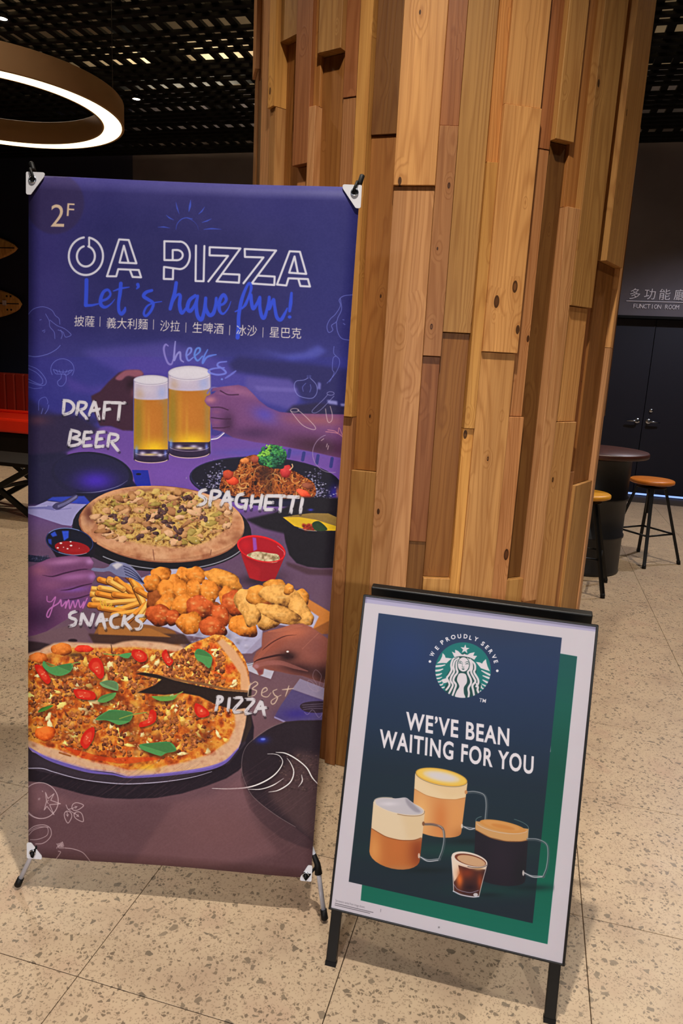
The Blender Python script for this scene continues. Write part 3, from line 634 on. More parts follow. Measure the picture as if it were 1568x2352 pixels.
    for _ in range(1900):
        x, y = rr.uniform(80, 1950), rr.uniform(230, 1200)
        if ny_(x, y) < .46 or not (ctr(x, y) or (x < 700 and 300 < y < 1000)): continue
        g.lump(x, y, rr.uniform(12, 26), rr.uniform(9, 18), rr.uniform(0, 180), meat[rr.randint(6)], tex=.5, wob=.14, dark=.26)
    for _ in range(50): g.soft(rr.uniform(150, 1900), rr.uniform(300, 1150), rr.uniform(20, 60), rr.uniform(10, 24), [(226, 160, 66), (214, 120, 44), (236, 190, 110)][rr.randint(3)], .5, rr.uniform(0, 180))
    for _ in range(260): g.soft(rr.uniform(90, 2000), rr.uniform(220, 1220), rr.uniform(4, 14), rr.uniform(3, 8), [(246, 216, 160), (250, 236, 200), (232, 120, 40)][rr.randint(3)], .7)
    g.setmask()
    for (x, y, a, b, c) in ((400, 200, 90, 60, (206, 110, 40)), (190, 280, 90, 46, (200, 104, 40)), (250, 960, 90, 70, (220, 96, 30)), (600, 195, 90, 30, (214, 50, 28))): g.lump(x, y, a, b, 0, c, tex=.6)
    g.line([(430, 1080), (600, 1150), (800, 1190), (1000, 1200), (1300, 1180)], 60, (214, 62, 20), .6, sm=True, taper=[.3, 1, .6, 1, .3]); g.line([(380, 1130), (480, 1160)], 14, (150, 80, 30), .8)
    g.soft(1180, 1260, 110, 36, (240, 190, 60), .8); g.soft(520, 250, 90, 26, (60, 40, 34), .8)
    # missing wedge and lifted slice
    g.poly([(1060, 420), (1300, 470), (1240, 520), (1080, 590), (1330, 610), (1480, 590), (1640, 620), (1800, 700), (1950, 740), (2100, 720), (2110, 560), (1900, 500), (1500, 420), (1240, 390)], (40, 28, 26), 1, blur=3)
    sl = [(1070, 400), (1130, 350), (1290, 270), (1480, 200), (1560, 150), (1700, 95), (1781, 62), (1860, 70), (1941, 132), (2031, 252), (2081, 362), (2095, 522), (2070, 585), (1900, 572), (1811, 562), (1611, 522), (1411, 477), (1250, 425)]
    g.poly(sl, (226, 170, 120), 1); g.setmask(sl)
    g.poly(sl, g.tex([(110, 54, 28), (190, 108, 44), (226, 150, 60), (236, 190, 96)], 'n1', .2, .8), .95)
    g.poly([(1500, 200), (1680, 110), (1920, 190), (1990, 340), (1960, 500), (1830, 520), (1700, 330)], g.tex([(210, 60, 24), (228, 120, 40), (238, 170, 70)], 'n2'), .7, blur=12)
    for _ in range(46): g.lump(rr.uniform(1150, 1960), rr.uniform(150, 540), rr.uniform(20, 50), rr.uniform(12, 24), rr.uniform(0, 180), [(236, 190, 100), (226, 160, 70), (238, 210, 150)][rr.randint(3)], tex=.6, wob=.2, dark=.5)
    for _ in range(420):
        x, y = rr.uniform(1080, 1860), rr.uniform(180, 540)
        if ny_(x, y) > .43: g.lump(x, y, rr.uniform(12, 26), rr.uniform(9, 18), rr.uniform(0, 180), meat[rr.randint(6)], tex=.5, wob=.14, dark=.26)
    g.poly([(1850, 100), (1960, 200), (2060, 360), (2120, 600), (2010, 600), (2010, 420), (1900, 260), (1800, 130)], (224, 172, 130), 1, blur=6)
    g.line([(1070, 405), (1250, 435), (1450, 475), (1700, 515), (1900, 560), (2080, 580)], 22, (130, 90, 60), .9, sm=True)
    g.setmask()
    def tomato(pts, sh=(150, 24, 18)):
        g.poly([(x+8, y+14) for x, y in pts], (60, 26, 16), .6, sm=True, blur=5); g.poly(pts, (206, 40, 26), sm=True)
        p = np.array(pts, float); c = p.mean(0); g.poly(c+(p-c)*.6, (228, 84, 58), .7, sm=True, blur=4)
        for _ in range(5): g.soft(c[0]+rr.randn()*14, c[1]+rr.randn()*18, 7, 5, (246, 180, 140), .8)
    for t in ([(645, 330), (680, 280), (740, 285), (775, 350), (780, 440), (740, 465), (690, 410), (650, 370)], [(150, 350), (200, 345), (260, 400), (300, 480), (270, 515), (225, 480), (180, 420)], [(510, 565), (570, 558), (690, 585), (695, 650), (560, 645), (520, 610)],
              [(1035, 210), (1110, 205), (1165, 250), (1160, 300), (1100, 315), (1040, 270)], [(1300, 250), (1340, 200), (1370, 270), (1405, 300), (1380, 345), (1340, 330)], [(690, 900), (690, 990), (640, 1080), (600, 1090), (568, 1030), (610, 940)],
              [(1200, 745), (1250, 770), (1240, 850), (1170, 890), (1100, 900), (1105, 860), (1170, 830)], [(1611, 682), (1711, 742), (1725, 792), (1641, 812), (1596, 752)]): tomato(t)
    def leaf(pts, c=(86, 150, 88), stem=None):
        g.poly([(x+10, y+26) for x, y in pts], (54, 34, 18), .6, sm=True, blur=8); g.poly(pts, c, sm=True)
        p = np.array(pts, float); i = len(p)//2; g.line([p[0], (p[0]+p[i])/2, p[i]], 5, tuple(np.array(c)*1.25), .7)
        q = np.vstack([p[0], p[1:i+1]]); g.poly(q, tuple(np.array(c)*.72), .6, sm=False, blur=4)
        if stem: g.line(stem, 9, (140, 160, 80), .95, sm=True)
    leaf([(235, 310), (300, 360), (420, 335), (500, 330), (480, 400), (390, 440), (300, 420), (230, 360)], stem=[(490, 340), (520, 322), (565, 315)])
    leaf([(745, 500), (820, 478), (900, 500), (905, 570), (840, 560), (770, 535)], (120, 160, 110)); leaf([(725, 665), (760, 620), (830, 598), (890, 592), (860, 645), (780, 680)], (96, 150, 82))
    leaf([(705, 830), (830, 748), (980, 755), (1040, 780), (1010, 850), (920, 880), (860, 860), (800, 838)], stem=[(920, 825), (1030, 790), (1160, 768)])
    leaf([(1210, 625), (1290, 625), (1400, 620), (1440, 610), (1400, 655), (1290, 665)], (110, 160, 76), stem=[(1400, 625), (1450, 600), (1490, 580)])
    leaf([(1100, 1060), (1190, 1045), (1370, 1035), (1430, 1110), (1340, 1135), (1290, 1160), (1200, 1135), (1120, 1100)]); leaf([(185, 770), (210, 735), (300, 705), (320, 712), (250, 755)], (76, 130, 52))
    leaf([(920, 250), (980, 235), (1025, 235), (1000, 280), (940, 270)], stem=[(780, 240), (860, 250), (930, 250)])
    g.org(*Hh); leaf([(185, 320), (215, 272), (290, 295), (345, 350), (320, 445), (260, 400), (210, 370)]); g.org(*G)
    g.line([(845, 160), (852, 200), (846, 230)], 6, (60, 30, 20), .9)
    # lilac rim light on the crust
    g.line([(110, 1100), (260, 1180), (430, 1238), (650, 1298), (860, 1325), (1000, 1352), (1280, 1335), (1568, 1298), (1750, 1262), (1880, 1205), (1990, 1090)], 26, (128, 110, 206), .8, sm=True, taper=[.6, 1, 1.2, 1, .6, .6, 1, 1.2, 1.4, 1, .3])
    # hands
    g.org(*Cc)
    g.poly([(820, 430), (900, 390), (980, 300), (1070, 220), (1130, 200), (1200, 198), (1270, 200), (1295, 240), (1230, 280), (1205, 320), (1205, 742), (1110, 740), (1000, 700), (900, 700), (840, 560)], (62, 34, 54), 1, sm=False, blur=7)
    g.poly([(1040, 270), (1120, 205), (1200, 195), (1265, 200), (1292, 238), (1230, 262), (1150, 250), (1090, 290)], (150, 92, 112), .9, sm=True, blur=5); g.soft(1180, 330, 50, 60, (34, 16, 30), .8); g.soft(1195, 400, 24, 60, (120, 70, 90), .5)
    # mug 1
    def mug(x0, x1, yt, ry, foam, yb, base):
        cx, rx = (x0+x1)/2, (x1-x0)/2
        t = np.linspace(0, np.pi, 20); low = lambda y, r=ry: [(cx+rx*math.cos(a), y+r*math.sin(a)) for a in t]
        g.poly([(x0, yt), (x1, yt)]+low(base-ry*.8, ry*.8)[0:], (60, 48, 84), .95)
        g.poly([(x0+2, yt)]+[(x1-2, yt)]+low(yb-ry*.7, ry*.7), (176, 112, 40), 1)
        g.setmask([(x0+2, yt), (x1-2, yt)]+low(yb-ry*.7, ry*.7))
        g.soft(cx, (foam+yb)/2-10, rx*.8, 60, (196, 122, 48), .7); g.soft(cx-rx*.45, (foam+yb)/2, 7, 70, (204, 150, 50), .5); g.soft(x0+10, (yt+yb)/2+30, 12, 120, (146, 126, 40), .85); g.soft(x1-8, (yt+yb)/2+20, 8, 120, (156, 128, 70), .7); g.soft(cx+6, yb-8, rx*.9, 22, (240, 196, 40), .95); g.soft(cx-6, yb-30, 4, 60, (214, 170, 60), .4)
        g.setmask()
        g.poly([(x0+1, yt), (x1-1, yt)]+low(foam-ry*.4, ry*.5), (196, 184, 210), 1, blur=1); g.soft(x0+14, foam-14, 12, 16, (190, 160, 130), .6); g.soft(x1-16, foam-16, 14, 18, (150, 170, 232), .6)
        g.ell(cx, yt, rx, ry, (196, 190, 214)); g.ell(cx, yt+1, rx*.93, ry*.8, (222, 218, 232), .9, blur=2); g.soft(cx-rx*.2, foam-24, rx*.5, 12, (214, 206, 224), .6); g.arc(cx, yt, rx, ry, 0, 360, 1.5, (150, 140, 170), .8); g.arc(cx, yt+1, rx, ry, 20, 150, 1.6, (236, 232, 244), .8)
        g.line([(x0, yt), (x0, base-ry)], 1.6, (120, 116, 160), .8); g.line([(x1, yt), (x1, base-ry)], 1.6, (130, 124, 170), .8)
        g.poly([(x0+1, yb-ry*.4)]+[(x1-1, yb-ry*.4)]+low(base-ry*.7, ry*.7), (44, 30, 60), .9); g.soft(cx-rx*.5, yb+4, 8, 5, (230, 220, 255), .8); g.soft(cx+rx*.2, yb+3, 10, 4, (210, 200, 240), .8); g.soft(x0+6, yb-2, 5, 12, (130, 160, 230), .8)
        g.soft(cx-rx*.1, yb+7, rx*.5, 3, (250, 226, 150), .8); g.soft(cx+rx*.5, yb+8, 7, 4, (240, 236, 255), .8); g.soft(cx+rx*.8, yb+4, 4, 8, (120, 140, 230), .8)
        g.arc(cx, base-ry*.8, rx-2, ry*.8, 15, 165, 1.8, (222, 190, 190), .9); g.arc(cx, yb+ry*.2, rx-3, ry*.7, 15, 165, 1.2, (200, 180, 210), .7)
    g.org(); mug(307.5, 388.5, 873, 11, 918, 1037, 1063); mug(387, 484.5, 857, 16, 897, 1022, 1052)
    g.org(*D)
    g.line([(400, 490), (430, 450), (480, 455), (530, 520), (560, 700), (520, 800), (430, 850)], 16, (120, 110, 180), .8, sm=True); g.line([(430, 850), (480, 840), (530, 800)], 8, (230, 220, 240), .9, sm=True)
    arm = [(376, 550), (392, 512), (450, 488), (470, 470), (430, 478), (440, 450), (520, 438), (640, 424), (700, 440), (760, 500), (800, 545), (870, 598), (960, 635), (1100, 648), (1250, 650), (1480, 655), (1460, 1000), (1380, 985), (1250, 955), (1100, 925), (940, 895), (760, 870), (690, 855), (600, 835), (520, 790), (440, 770), (418, 690), (425, 600), (395, 580)]
    g.poly(arm, (116, 72, 124), 1, blur=2); g.setmask(arm, blur=2)
    g.soft(640, 470, 200, 40, (152, 100, 142), .8, rot=14); g.soft(850, 660, 120, 70, (84, 76, 186), .85, rot=20); g.soft(1250, 700, 300, 50, (150, 92, 104), .8, rot=3); g.soft(1250, 900, 330, 90, (60, 32, 52), .9, rot=8); g.soft(760, 800, 200, 60, (70, 42, 84), .8); g.soft(560, 720, 60, 100, (62, 34, 66), .8)
    g.soft(420, 540, 50, 30, (196, 130, 148), .8); g.soft(540, 490, 60, 14, (150, 100, 150), .6)
    for pts in ([(425, 600), (500, 600), (560, 620)], [(430, 680), (520, 690), (580, 690)], [(440, 760), (520, 760), (570, 750)], [(500, 470), (560, 500), (640, 500)]): g.line(pts, 9, (62, 30, 62), .8, sm=True)
    for y in (635, 715): g.soft(470, y, 34, 16, (140, 86, 126), .6)
    g.setmask()
    # left hand with fork
    g.org(*E_)
    g.poly([(228, 465), (330, 478), (430, 490), (420, 525), (300, 530), (228, 525)], (34, 36, 60), 1); g.crumbs(60, (235, 470, 420, 520), [(60, 64, 96), (90, 94, 130)], 3, 8, .6)
    g.poly([(800, 575), (880, 580), (930, 565), (950, 540), (1000, 525), (1080, 535), (1150, 580), (1200, 640), (1240, 715), (1180, 695), (1130, 665), (1060, 655), (1000, 640), (940, 605), (880, 610), (790, 600)], (120, 122, 160), 1, sm=True)
    g.poly([(960, 550), (1010, 530), (1060, 545), (1000, 590)], (226, 220, 226), .8, blur=5)
    for k in range(4): g.line([(1060+k*6, 560+k*24), (1120, 585+k*22), (1175+k*4, 630+k*17), (1235, 705)], 6, (34, 36, 74), .9, sm=True)
    hand = [(228, 580), (330, 535), (420, 495), (560, 475), (630, 465), (680, 480), (770, 480), (805, 530), (790, 580), (740, 590), (800, 600), (825, 650), (790, 710), (780, 760), (770, 800), (772, 850), (740, 905), (700, 950), (600, 1000), (500, 1060), (400, 1120), (300, 1155), (228, 1170)]
    g.poly(hand, (112, 66, 108), 1, sm=False, blur=1.5); g.setmask(hand, blur=1)
    g.soft(560, 520, 210, 34, (172, 116, 166), .95, rot=-6); g.soft(330, 600, 110, 60, (150, 92, 120), .8); g.soft(640, 650, 190, 36, (160, 104, 160), .95, rot=-6); g.soft(430, 720, 120, 50, (140, 86, 126), .7); g.soft(650, 760, 140, 26, (128, 84, 168), .8, rot=-6); g.soft(640, 860, 160, 40, (96, 62, 124), .7); g.soft(330, 1000, 180, 160, (56, 30, 62), .9)
    g.soft(770, 520, 40, 30, (190, 138, 196), .8); g.soft(790, 650, 34, 34, (168, 122, 190), .8)
    for pts in ([(360, 640), (450, 650), (560, 620), (700, 590), (790, 590)], [(520, 770), (600, 760), (700, 730), (790, 710)], [(540, 850), (650, 840), (770, 805)]): g.line(pts, 12, (62, 30, 62), .9, sm=True, taper=[.2, 1, 1, .6])
    g.setmask()
    # right hand low
    g.org(*Hh)
    g.poly([(650, 400), (720, 390), (900, 470), (870, 545), (740, 500), (670, 470)], (190, 186, 204), 1); g.line([(660, 405), (710, 395)], 5, (40, 40, 50), .9); g.line([(663, 420), (710, 412)], 3, (60, 60, 70), .9)
    h2 = [(790, 190), (800, 130), (850, 110), (950, 90), (1060, 55), (1150, 48), (1230, 80), (1300, 135), (1392, 200), (1385, 420), (1370, 600), (1260, 560), (1150, 520), (1050, 505), (950, 480), (860, 465), (810, 450), (800, 500), (765, 515), (745, 470), (705, 430), (715, 395), (712, 360), (740, 300), (790, 260)]
    g.poly(h2, (142, 84, 74), 1, blur=2); g.setmask(h2, blur=1)
    g.soft(1060, 130, 190, 70, (190, 110, 84), .9, rot=-8); g.soft(880, 260, 130, 46, (150, 82, 66), .9, rot=-30); g.soft(1280, 260, 90, 110, (126, 74, 70), .7); g.soft(1150, 460, 260, 70, (58, 30, 34), .95, rot=12); g.soft(1020, 340, 90, 50, (30, 16, 20), .95); g.soft(880, 400, 120, 24, (150, 92, 88), .9, rot=6); g.soft(1350, 520, 120, 120, (40, 24, 28), .8)
    g.soft(740, 420, 30, 20, (180, 124, 134), .8); g.soft(775, 475, 24, 26, (120, 50, 66), .8)
    g.line([(850, 118), (950, 100), (1060, 75), (1150, 70)], 40, (186, 112, 88), .5, sm=True, taper=[.3, 1, 1, .3]); g.line([(960, 170), (880, 215), (800, 300), (735, 380)], 44, (166, 94, 76), .6, sm=True, taper=[.6, 1, 1, .6])
    g.line([(1100, 150), (1000, 160), (900, 205), (820, 262), (795, 285)], 9, (74, 32, 30), .8, sm=True, taper=[.2, 1, 1, .4]); g.line([(1060, 350), (960, 330), (860, 345), (760, 370), (720, 392)], 16, (50, 22, 26), .9, sm=True, taper=[1.4, 1.2, 1, .7, .3])
    g.line([(740, 425), (850, 400), (960, 400), (1080, 440), (1200, 480)], 40, (156, 98, 92), .6, sm=True, taper=[.8, 1, 1, .8, .2]); g.ell(738, 432, 24, 18, (176, 124, 130), .7, blur=3); g.line([(1300, 135), (1200, 230), (1150, 280)], 3, (196, 130, 110), .6, sm=True); g.ell(1020, 300, 12, 8, (236, 226, 230))
    g.setmask()
    # lower right: napkin, fork, dark plate, wave
    g.poly([(1130, 545), (1355, 640), (1350, 750), (1060, 640)], (142, 130, 158), 1, blur=1); g.poly([(1060, 640), (1350, 750), (1340, 930), (1000, 930), (905, 880), (960, 780)], (84, 72, 118), 1, blur=3); g.soft(1100, 860, 170, 60, (58, 46, 130), .9); g.poly([(900, 880), (1000, 925), (985, 935), (900, 895)], (150, 140, 190), .9, blur=1)
    g.poly([(1130, 800), (1180, 760), (1350, 760), (1350, 850), (1200, 850)], (46, 32, 44), .9, sm=True)
    for k in range(3): g.line([(1150+k*6, 785+k*20), (1250, 780+k*18), (1350, 778+k*22)], 5, (130, 118, 140), .6)
    g.poly([(690, 850), (700, 960), (640, 1100), (600, 1120), (640, 960), (655, 860)], (52, 40, 38), 1, blur=2)
    pl = [(1345, 925), (1120, 922), (1000, 932), (920, 958), (840, 1000), (760, 1055), (690, 1112), (645, 1170), (620, 1240), (612, 1320), (615, 1430), (640, 1510), (680, 1575), (760, 1650), (860, 1730), (960, 1800), (1090, 1885), (1240, 2010), (1345, 1400)]
    g.poly([(612, 1290), (600, 1450), (630, 1580), (675, 1704), (788, 1839), (956, 1974), (1125, 2053), (1249, 2092), (1345, 1700), (1200, 1300)], (62, 44, 52), .75, blur=5)
    g.poly(pl, (40, 30, 40), 1, sm=False, blur=1.5); g.setmask(pl)
    g.poly([(1090, 1190), (1345, 1260), (1300, 2060), (1100, 1882), (860, 1620), (850, 1500), (1000, 1330)], (78, 58, 62), .9, blur=34); g.crumbs(200, (950, 1200, 1280, 1560), [(96, 72, 72), (60, 44, 50), (110, 86, 84)], 4, 12, .5)
    g.soft(790, 1090, 60, 34, (44, 56, 170), .9); g.ell(800, 1085, 22, 10, (120, 140, 240), .8, blur=2)
    g.setmask()
    g.line([(1000, 930), (860, 985), (740, 1065), (650, 1150), (612, 1260), (615, 1400), (680, 1560), (760, 1650), (860, 1730), (960, 1800), (1090, 1880)], 5, (130, 116, 120), .7, sm=True)
    W1 = (232, 226, 232)
    g.line([(340, 1530), (500, 1532), (680, 1515), (820, 1462), (920, 1390), (975, 1300), (950, 1240), (900, 1220), (840, 1218)], 12, W1, .95, sm=True, taper=[.3, .8, 1, 1.1, .9, .6, .5, .4, .3])
    g.line([(665, 1535), (780, 1535), (890, 1500), (985, 1440)], 10, W1, .95, sm=True, taper=[.4, .8, 1, .3]); g.line([(850, 1562), (940, 1545), (1040, 1480), (1075, 1390), (1050, 1310), (1015, 1260)], 11, W1, .95, sm=True, taper=[.3, 1, 1, .7, .3])
    g.line([(915, 1205), (1000, 1215), (1100, 1270), (1190, 1350), (1240, 1440), (1295, 1505)], 11, W1, .95, sm=True, taper=[.4, 1, .9, 1, .5]); g.line([(1145, 1412), (1150, 1470), (1115, 1522)], 10, W1, .95, sm=True, taper=[.4, 1, .2])
    # wood grain and sheen at the bottom
    g.org()
    for _ in range(420):
        x, y = rr.uniform(62, 790), rr.uniform(1780, 1990); l_ = rr.uniform(20, 90)
        if y > 2020: continue
        g.line([(x, y), (x+l_*.8, y-l_*.55)], 1.2, [(128, 94, 102), (84, 58, 66)][rr.randint(2)], .16)
    g.org(); g.poly([(62, 1800), (160, 1835), (330, 1850), (480, 1830), (560, 1780), (556, 1740), (580, 1880), (640, 1960), (500, 1990), (300, 1990), (62, 1960)], (136, 98, 104), .45, blur=7)
    g.poly([(62, 1880), (90, 1860), (200, 1845), (400, 1845), (300, 1990), (62, 1990)], (80, 56, 66), .45, blur=5); g.soft(500, 1900, 120, 70, (122, 86, 90), .55)
    for c in range(3):
        bl_c = g.blur2(g.a[:, :, c], 5); g.a[:, :, c] += .35*(g.a[:, :, c]-bl_c)
    y_ = int((820-g.y0)*g.k); lum = g.a[y_:].mean(2, keepdims=True); g.a[y_:] = lum+(g.a[y_:]-lum)*1.08
    g.a += ((g.n4-.5)*.035)[..., None]; g.a[:] = np.clip(g.a, 0, 1)
    # ---- line drawings
    bl, pk = (118, 128, 226), (214, 190, 198)
    def dl(pts, w=5, c=bl, a=.85, closed=False): g.line(pts, w, c, a, sm=True, closed=closed)
    g.org(*A)
    dl([(80, 1340), (130, 1290), (220, 1270), (300, 1300), (335, 1350), (370, 1380), (378, 1430)]); dl([(245, 1335), (280, 1400), (285, 1450), (325, 1500), (332, 1560)]); dl([(285, 1390), (350, 1440), (420, 1470), (470, 1510), (478, 1530), (430, 1545), (405, 1500), (360, 1480)]); dl([(385, 1480), (400, 1520), (390, 1560)])
    dl([(80, 1712), (160, 1720), (260, 1700), (340, 1660), (382, 1620)], 6); dl([(190, 1390), (205, 1386)]); dl([(215, 1490), (240, 1480)]); dl([(230, 1502), (240, 1494)])
    g.org(*B); dl([(1415, 1105), (1340, 1115), (1300, 1150), (1310, 1200), (1270, 1270), (1220, 1320), (1195, 1380), (1210, 1430), (1245, 1410), (1235, 1370), (1275, 1340), (1290, 1300), (1320, 1230), (1310, 1140)]); dl([(1275, 1340), (1285, 1420), (1320, 1480), (1390, 1497)]); dl([(1330, 1320), (1342, 1322)]); dl([(1335, 1352), (1350, 1362)])
    g.org(*Cc)
    g.arc(558, 190, 106, 95, 150, 395, 5, bl, .85); dl([(475, 190), (560, 215), (650, 195)]); dl([(475, 195), (500, 230), (560, 232), (600, 240), (650, 200)])
    for x in (500, 530, 565, 600, 628): dl([(x, 195), (x+(x-560)*-.3, 225)], 4)
    dl([(550, 230), (545, 270), (515, 300), (525, 335), (560, 338), (590, 300), (592, 250), (575, 225)]); dl([(235, 150), (330, 190), (400, 270), (405, 320), (360, 335), (235, 300)]); dl([(240, 180), (320, 220), (375, 280), (370, 320), (330, 318), (240, 275)]); dl([(235, 345), (300, 362), (370, 355)], 4)
    dl([(340, 560), (345, 470), (400, 440), (425, 480), (420, 500)], 4); dl([(380, 540), (365, 590)], 5); dl([(435, 510), (425, 550), (400, 590)], 5)
    g.org(*D)
    dl([(1385, 120), (1382, 170), (1400, 195), (1425, 220), (1425, 270), (1390, 340), (1330, 410)], 4); dl([(1400, 195), (1378, 215), (1372, 300), (1385, 330), (1350, 400)], 4)
    dl([(1180, 370), (1150, 385), (1090, 395), (1075, 440), (1100, 500), (1160, 525), (1220, 525), (1252, 480), (1245, 420), (1200, 370)], 5, (140, 146, 226)); dl([(1165, 410), (1140, 440), (1145, 475)], 4); dl([(1200, 420), (1205, 450), (1195, 480)], 4)
    for dx in (-8, 4, 14): dl([(1186+dx, 370), (1186+dx*1.2, 348)], 3)
    dl([(1335, 500), (1300, 540), (1215, 625), (1240, 642), (1290, 610), (1385, 510)], 4, (150, 150, 216)); g.arc(1358, 490, 28, 14, 0, 360, 4, (150, 150, 216), .9)
    dl([(1318, 610), (1330, 690), (1345, 718), (1368, 700), (1370, 650), (1355, 590)], 5, pk); dl([(1045, 625), (1130, 730), (1200, 768), (1240, 770), (1225, 735), (1140, 650), (1100, 620)], 5, pk); g.arc(1078, 622, 32, 14, 0, 360, 4, pk, .9)
    dl([(1320, 790), (1400, 800), (1440, 820), (1458, 845)], 5, (226, 150, 160)); dl([(1335, 775), (1390, 785), (1415, 800), (1425, 760), (1455, 830)], 5, (226, 150, 160)); g.arc(1370, 960, 152, 152, 80, 250, 5, (170, 150, 190), .8); dl([(1285, 860), (1305, 845)], 5, pk); dl([(1325, 910), (1332, 885)], 5, pk); dl([(1335, 930), (1342, 900)], 5, pk)
    g.org(*Hh)
    dl([(1290, 665), (1260, 600), (1210, 560), (1200, 600), (1240, 650), (1290, 662), (1280, 600), (1245, 530), (1270, 470), (1320, 520), (1310, 580), (1292, 660), (1340, 620), (1350, 560)], 4, (170, 150, 170), .6); dl([(1170, 850), (1200, 870), (1245, 830), (1300, 900), (1340, 850)], 4, (170, 150, 190), .7)
    g.org(*G)
    g.arc(205, 1565, 164, 162, 205, 500, 7, pk, .95); dl([(90, 1670), (140, 1710), (200, 1728)], 7, pk)
    star = [(252, 1490), (275, 1545), (330, 1500), (300, 1560), (390, 1590), (290, 1600), (330, 1690), (265, 1615), (240, 1650), (262, 1570)]; g.line(star, 6, pk, .95, closed=True); g.arc(280, 1575, 12, 14, 90, 270, 5, pk)
    dl([(188, 1545), (186, 1560)], 5, pk); dl([(200, 1542), (197, 1558)], 5, pk); dl([(222, 1478), (228, 1484)], 5, pk)
    for c_, r_ in (((540, 1615), -20), ((455, 1705), 80), ((555, 1705), 40)):
        a_ = math.radians(r_); ex = lambda x, y: (c_[0]+x*math.cos(a_)-y*math.sin(a_), c_[1]+x*math.sin(a_)+y*math.cos(a_))
        g.line([ex(-50, 0), ex(-30, -32), ex(10, -34), ex(58, 8), ex(10, 28), ex(-30, 26)], 6, pk, .95, sm=True, closed=True); g.line([ex(-50, 0), ex(0, 0)], 5, pk); g.line([ex(-20, -12), ex(-5, 0), ex(-20, 12)], 4, pk)
    dl([(440, 1600), (460, 1640), (520, 1680)], 6, pk); dl([(460, 1640), (500, 1630)], 6, pk)
    g.org(0, 1740, 3.8425)
    dl([(245, 650), (300, 610), (380, 595), (440, 620), (452, 680), (420, 730), (370, 760), (310, 765)], 6, pk); dl([(248, 690), (300, 640), (400, 612), (425, 640), (410, 690), (330, 725), (262, 730)], 5, pk); dl([(245, 660), (330, 615), (430, 615)], 4, pk)
    dl([(495, 895), (535, 835), (515, 825)], 6, pk); dl([(570, 795), (650, 805), (730, 835), (780, 890), (795, 912)], 6, pk)
    for i in range(5): dl([(500+i*16, 800-i*8+ (i>2)*10), (512+i*10, 775-i*8), (500+i*12, 760-i*2)], 5, pk)
    for i in range(4): dl([(510+i*13, 770-i*4), (525+i*12, 800)], 5, pk)
    # ---- lettering
    tan = (222, 196, 172); lv = (216, 216, 236)
    g.org(*A)
    g.text('2', (290, 547), (414, 551), 210, tan, 0); g.text('F', (438, 453), (504, 457), 122, tan, 0)
    g.arc(614, 817, 156, 170, -78.5, 263, 20, lv); g.arc(614, 818, 82, 92, -74, 256, 20, lv); g.line([(643, 650), (644, 732)], 18, lv)
    def ol(pts, w=19): g.line(pts, w, lv)
    ol([(806, 999), (916, 668), (1003, 674), (1073, 884), (920, 876), (959, 725), (1000, 872)]); ol([(806, 999), (890, 1000), (908, 936), (1094, 944), (1115, 1010), (1038, 1006), (1015, 946)])
    ol([(1325, 686), (1325, 855), (1435, 857)]); ol([(1325, 686), (1462, 690)])
    g.arc(1462, 813, 92, 124, -90, 90, 19, lv); g.arc(1436, 811, 54, 46, -90, 90, 19, lv); ol([(1462, 937), (1322, 917), (1320, 1025), (1402, 1027), (1404, 938)]); ol([(1437, 765), (1400, 765), (1400, 855)])
    g.org(*B)
    for p in ([(76, 690), (73, 994), (142, 996), (148, 694)], [(182, 998), (350, 778), (192, 774), (193, 704), (455, 714), (252, 997), (443, 1008), (447, 938), (300, 932)], [(482, 1012), (652, 790), (494, 786), (492, 718), (760, 730), (552, 1014), (745, 1026), (748, 954), (602, 946)],
              [(768, 1022), (876, 736), (964, 740), (1018, 930), (872, 920), (918, 780), (946, 920)], [(768, 1022), (848, 1030), (866, 968), (1032, 974), (1050, 1038), (968, 1034), (950, 972)]): g.line(p, 18, lv)
    su = (66, 92, 226)
    g.org(*A)
    for p in ([(1265, 560), (1320, 558), (1375, 568)], [(1340, 450), (1370, 475), (1410, 495)], [(1428, 335), (1440, 390), (1458, 440)], [(1560, 315), (1550, 370), (1543, 415)]): g.line(p, 12, su, .8, sm=True, taper=[.2, 1, .2])
    g.line([(1428, 580), (1440, 530), (1475, 490), (1520, 475), (1575, 485)], 9, su, .75, sm=True, taper=[.4, 1, .8])
    g.org(*B)
    g.line([(0, 452), (50, 478), (85, 515), (98, 556)], 7, su, .6, sm=True, taper=[1, .5, .3])
    for p in ([(30, 300), (28, 350), (14, 400)], [(150, 358), (125, 395), (98, 420)], [(208, 460), (170, 478), (128, 492)], [(292, 550), (210, 545), (142, 552)]): g.line(p, 12, su, .8, sm=True, taper=[.2, 1, .3])
    lb = (48, 78, 228)
    def sc(pts, w, tp=None): g.line(pts, w*1.22, lb, .95, sm=True, taper=tp)
    g.org(*A)
    g.line([(620, 1032), (618, 1150), (614, 1258)], 36, lb, .95); g.line([(612, 1262), (670, 1260), (725, 1248)], 28, lb, .95, taper=[1, .8, .5])
    sc([(755, 1222), (810, 1200), (838, 1160), (815, 1122), (775, 1140), (750, 1200), (752, 1255), (790, 1278), (840, 1250), (878, 1205)], 24, [.8, .8, .7, .9, 1.1, 1.2, 1, .5, .2]); sc([(932, 1065), (925, 1150), (912, 1240), (915, 1310), (938, 1338), (965, 1310), (972, 1280)], 28, [1, 1, .8, 1, 1, .4]); sc([(865, 1132), (930, 1110), (1008, 1098)], 18, [.5, 1, .4])
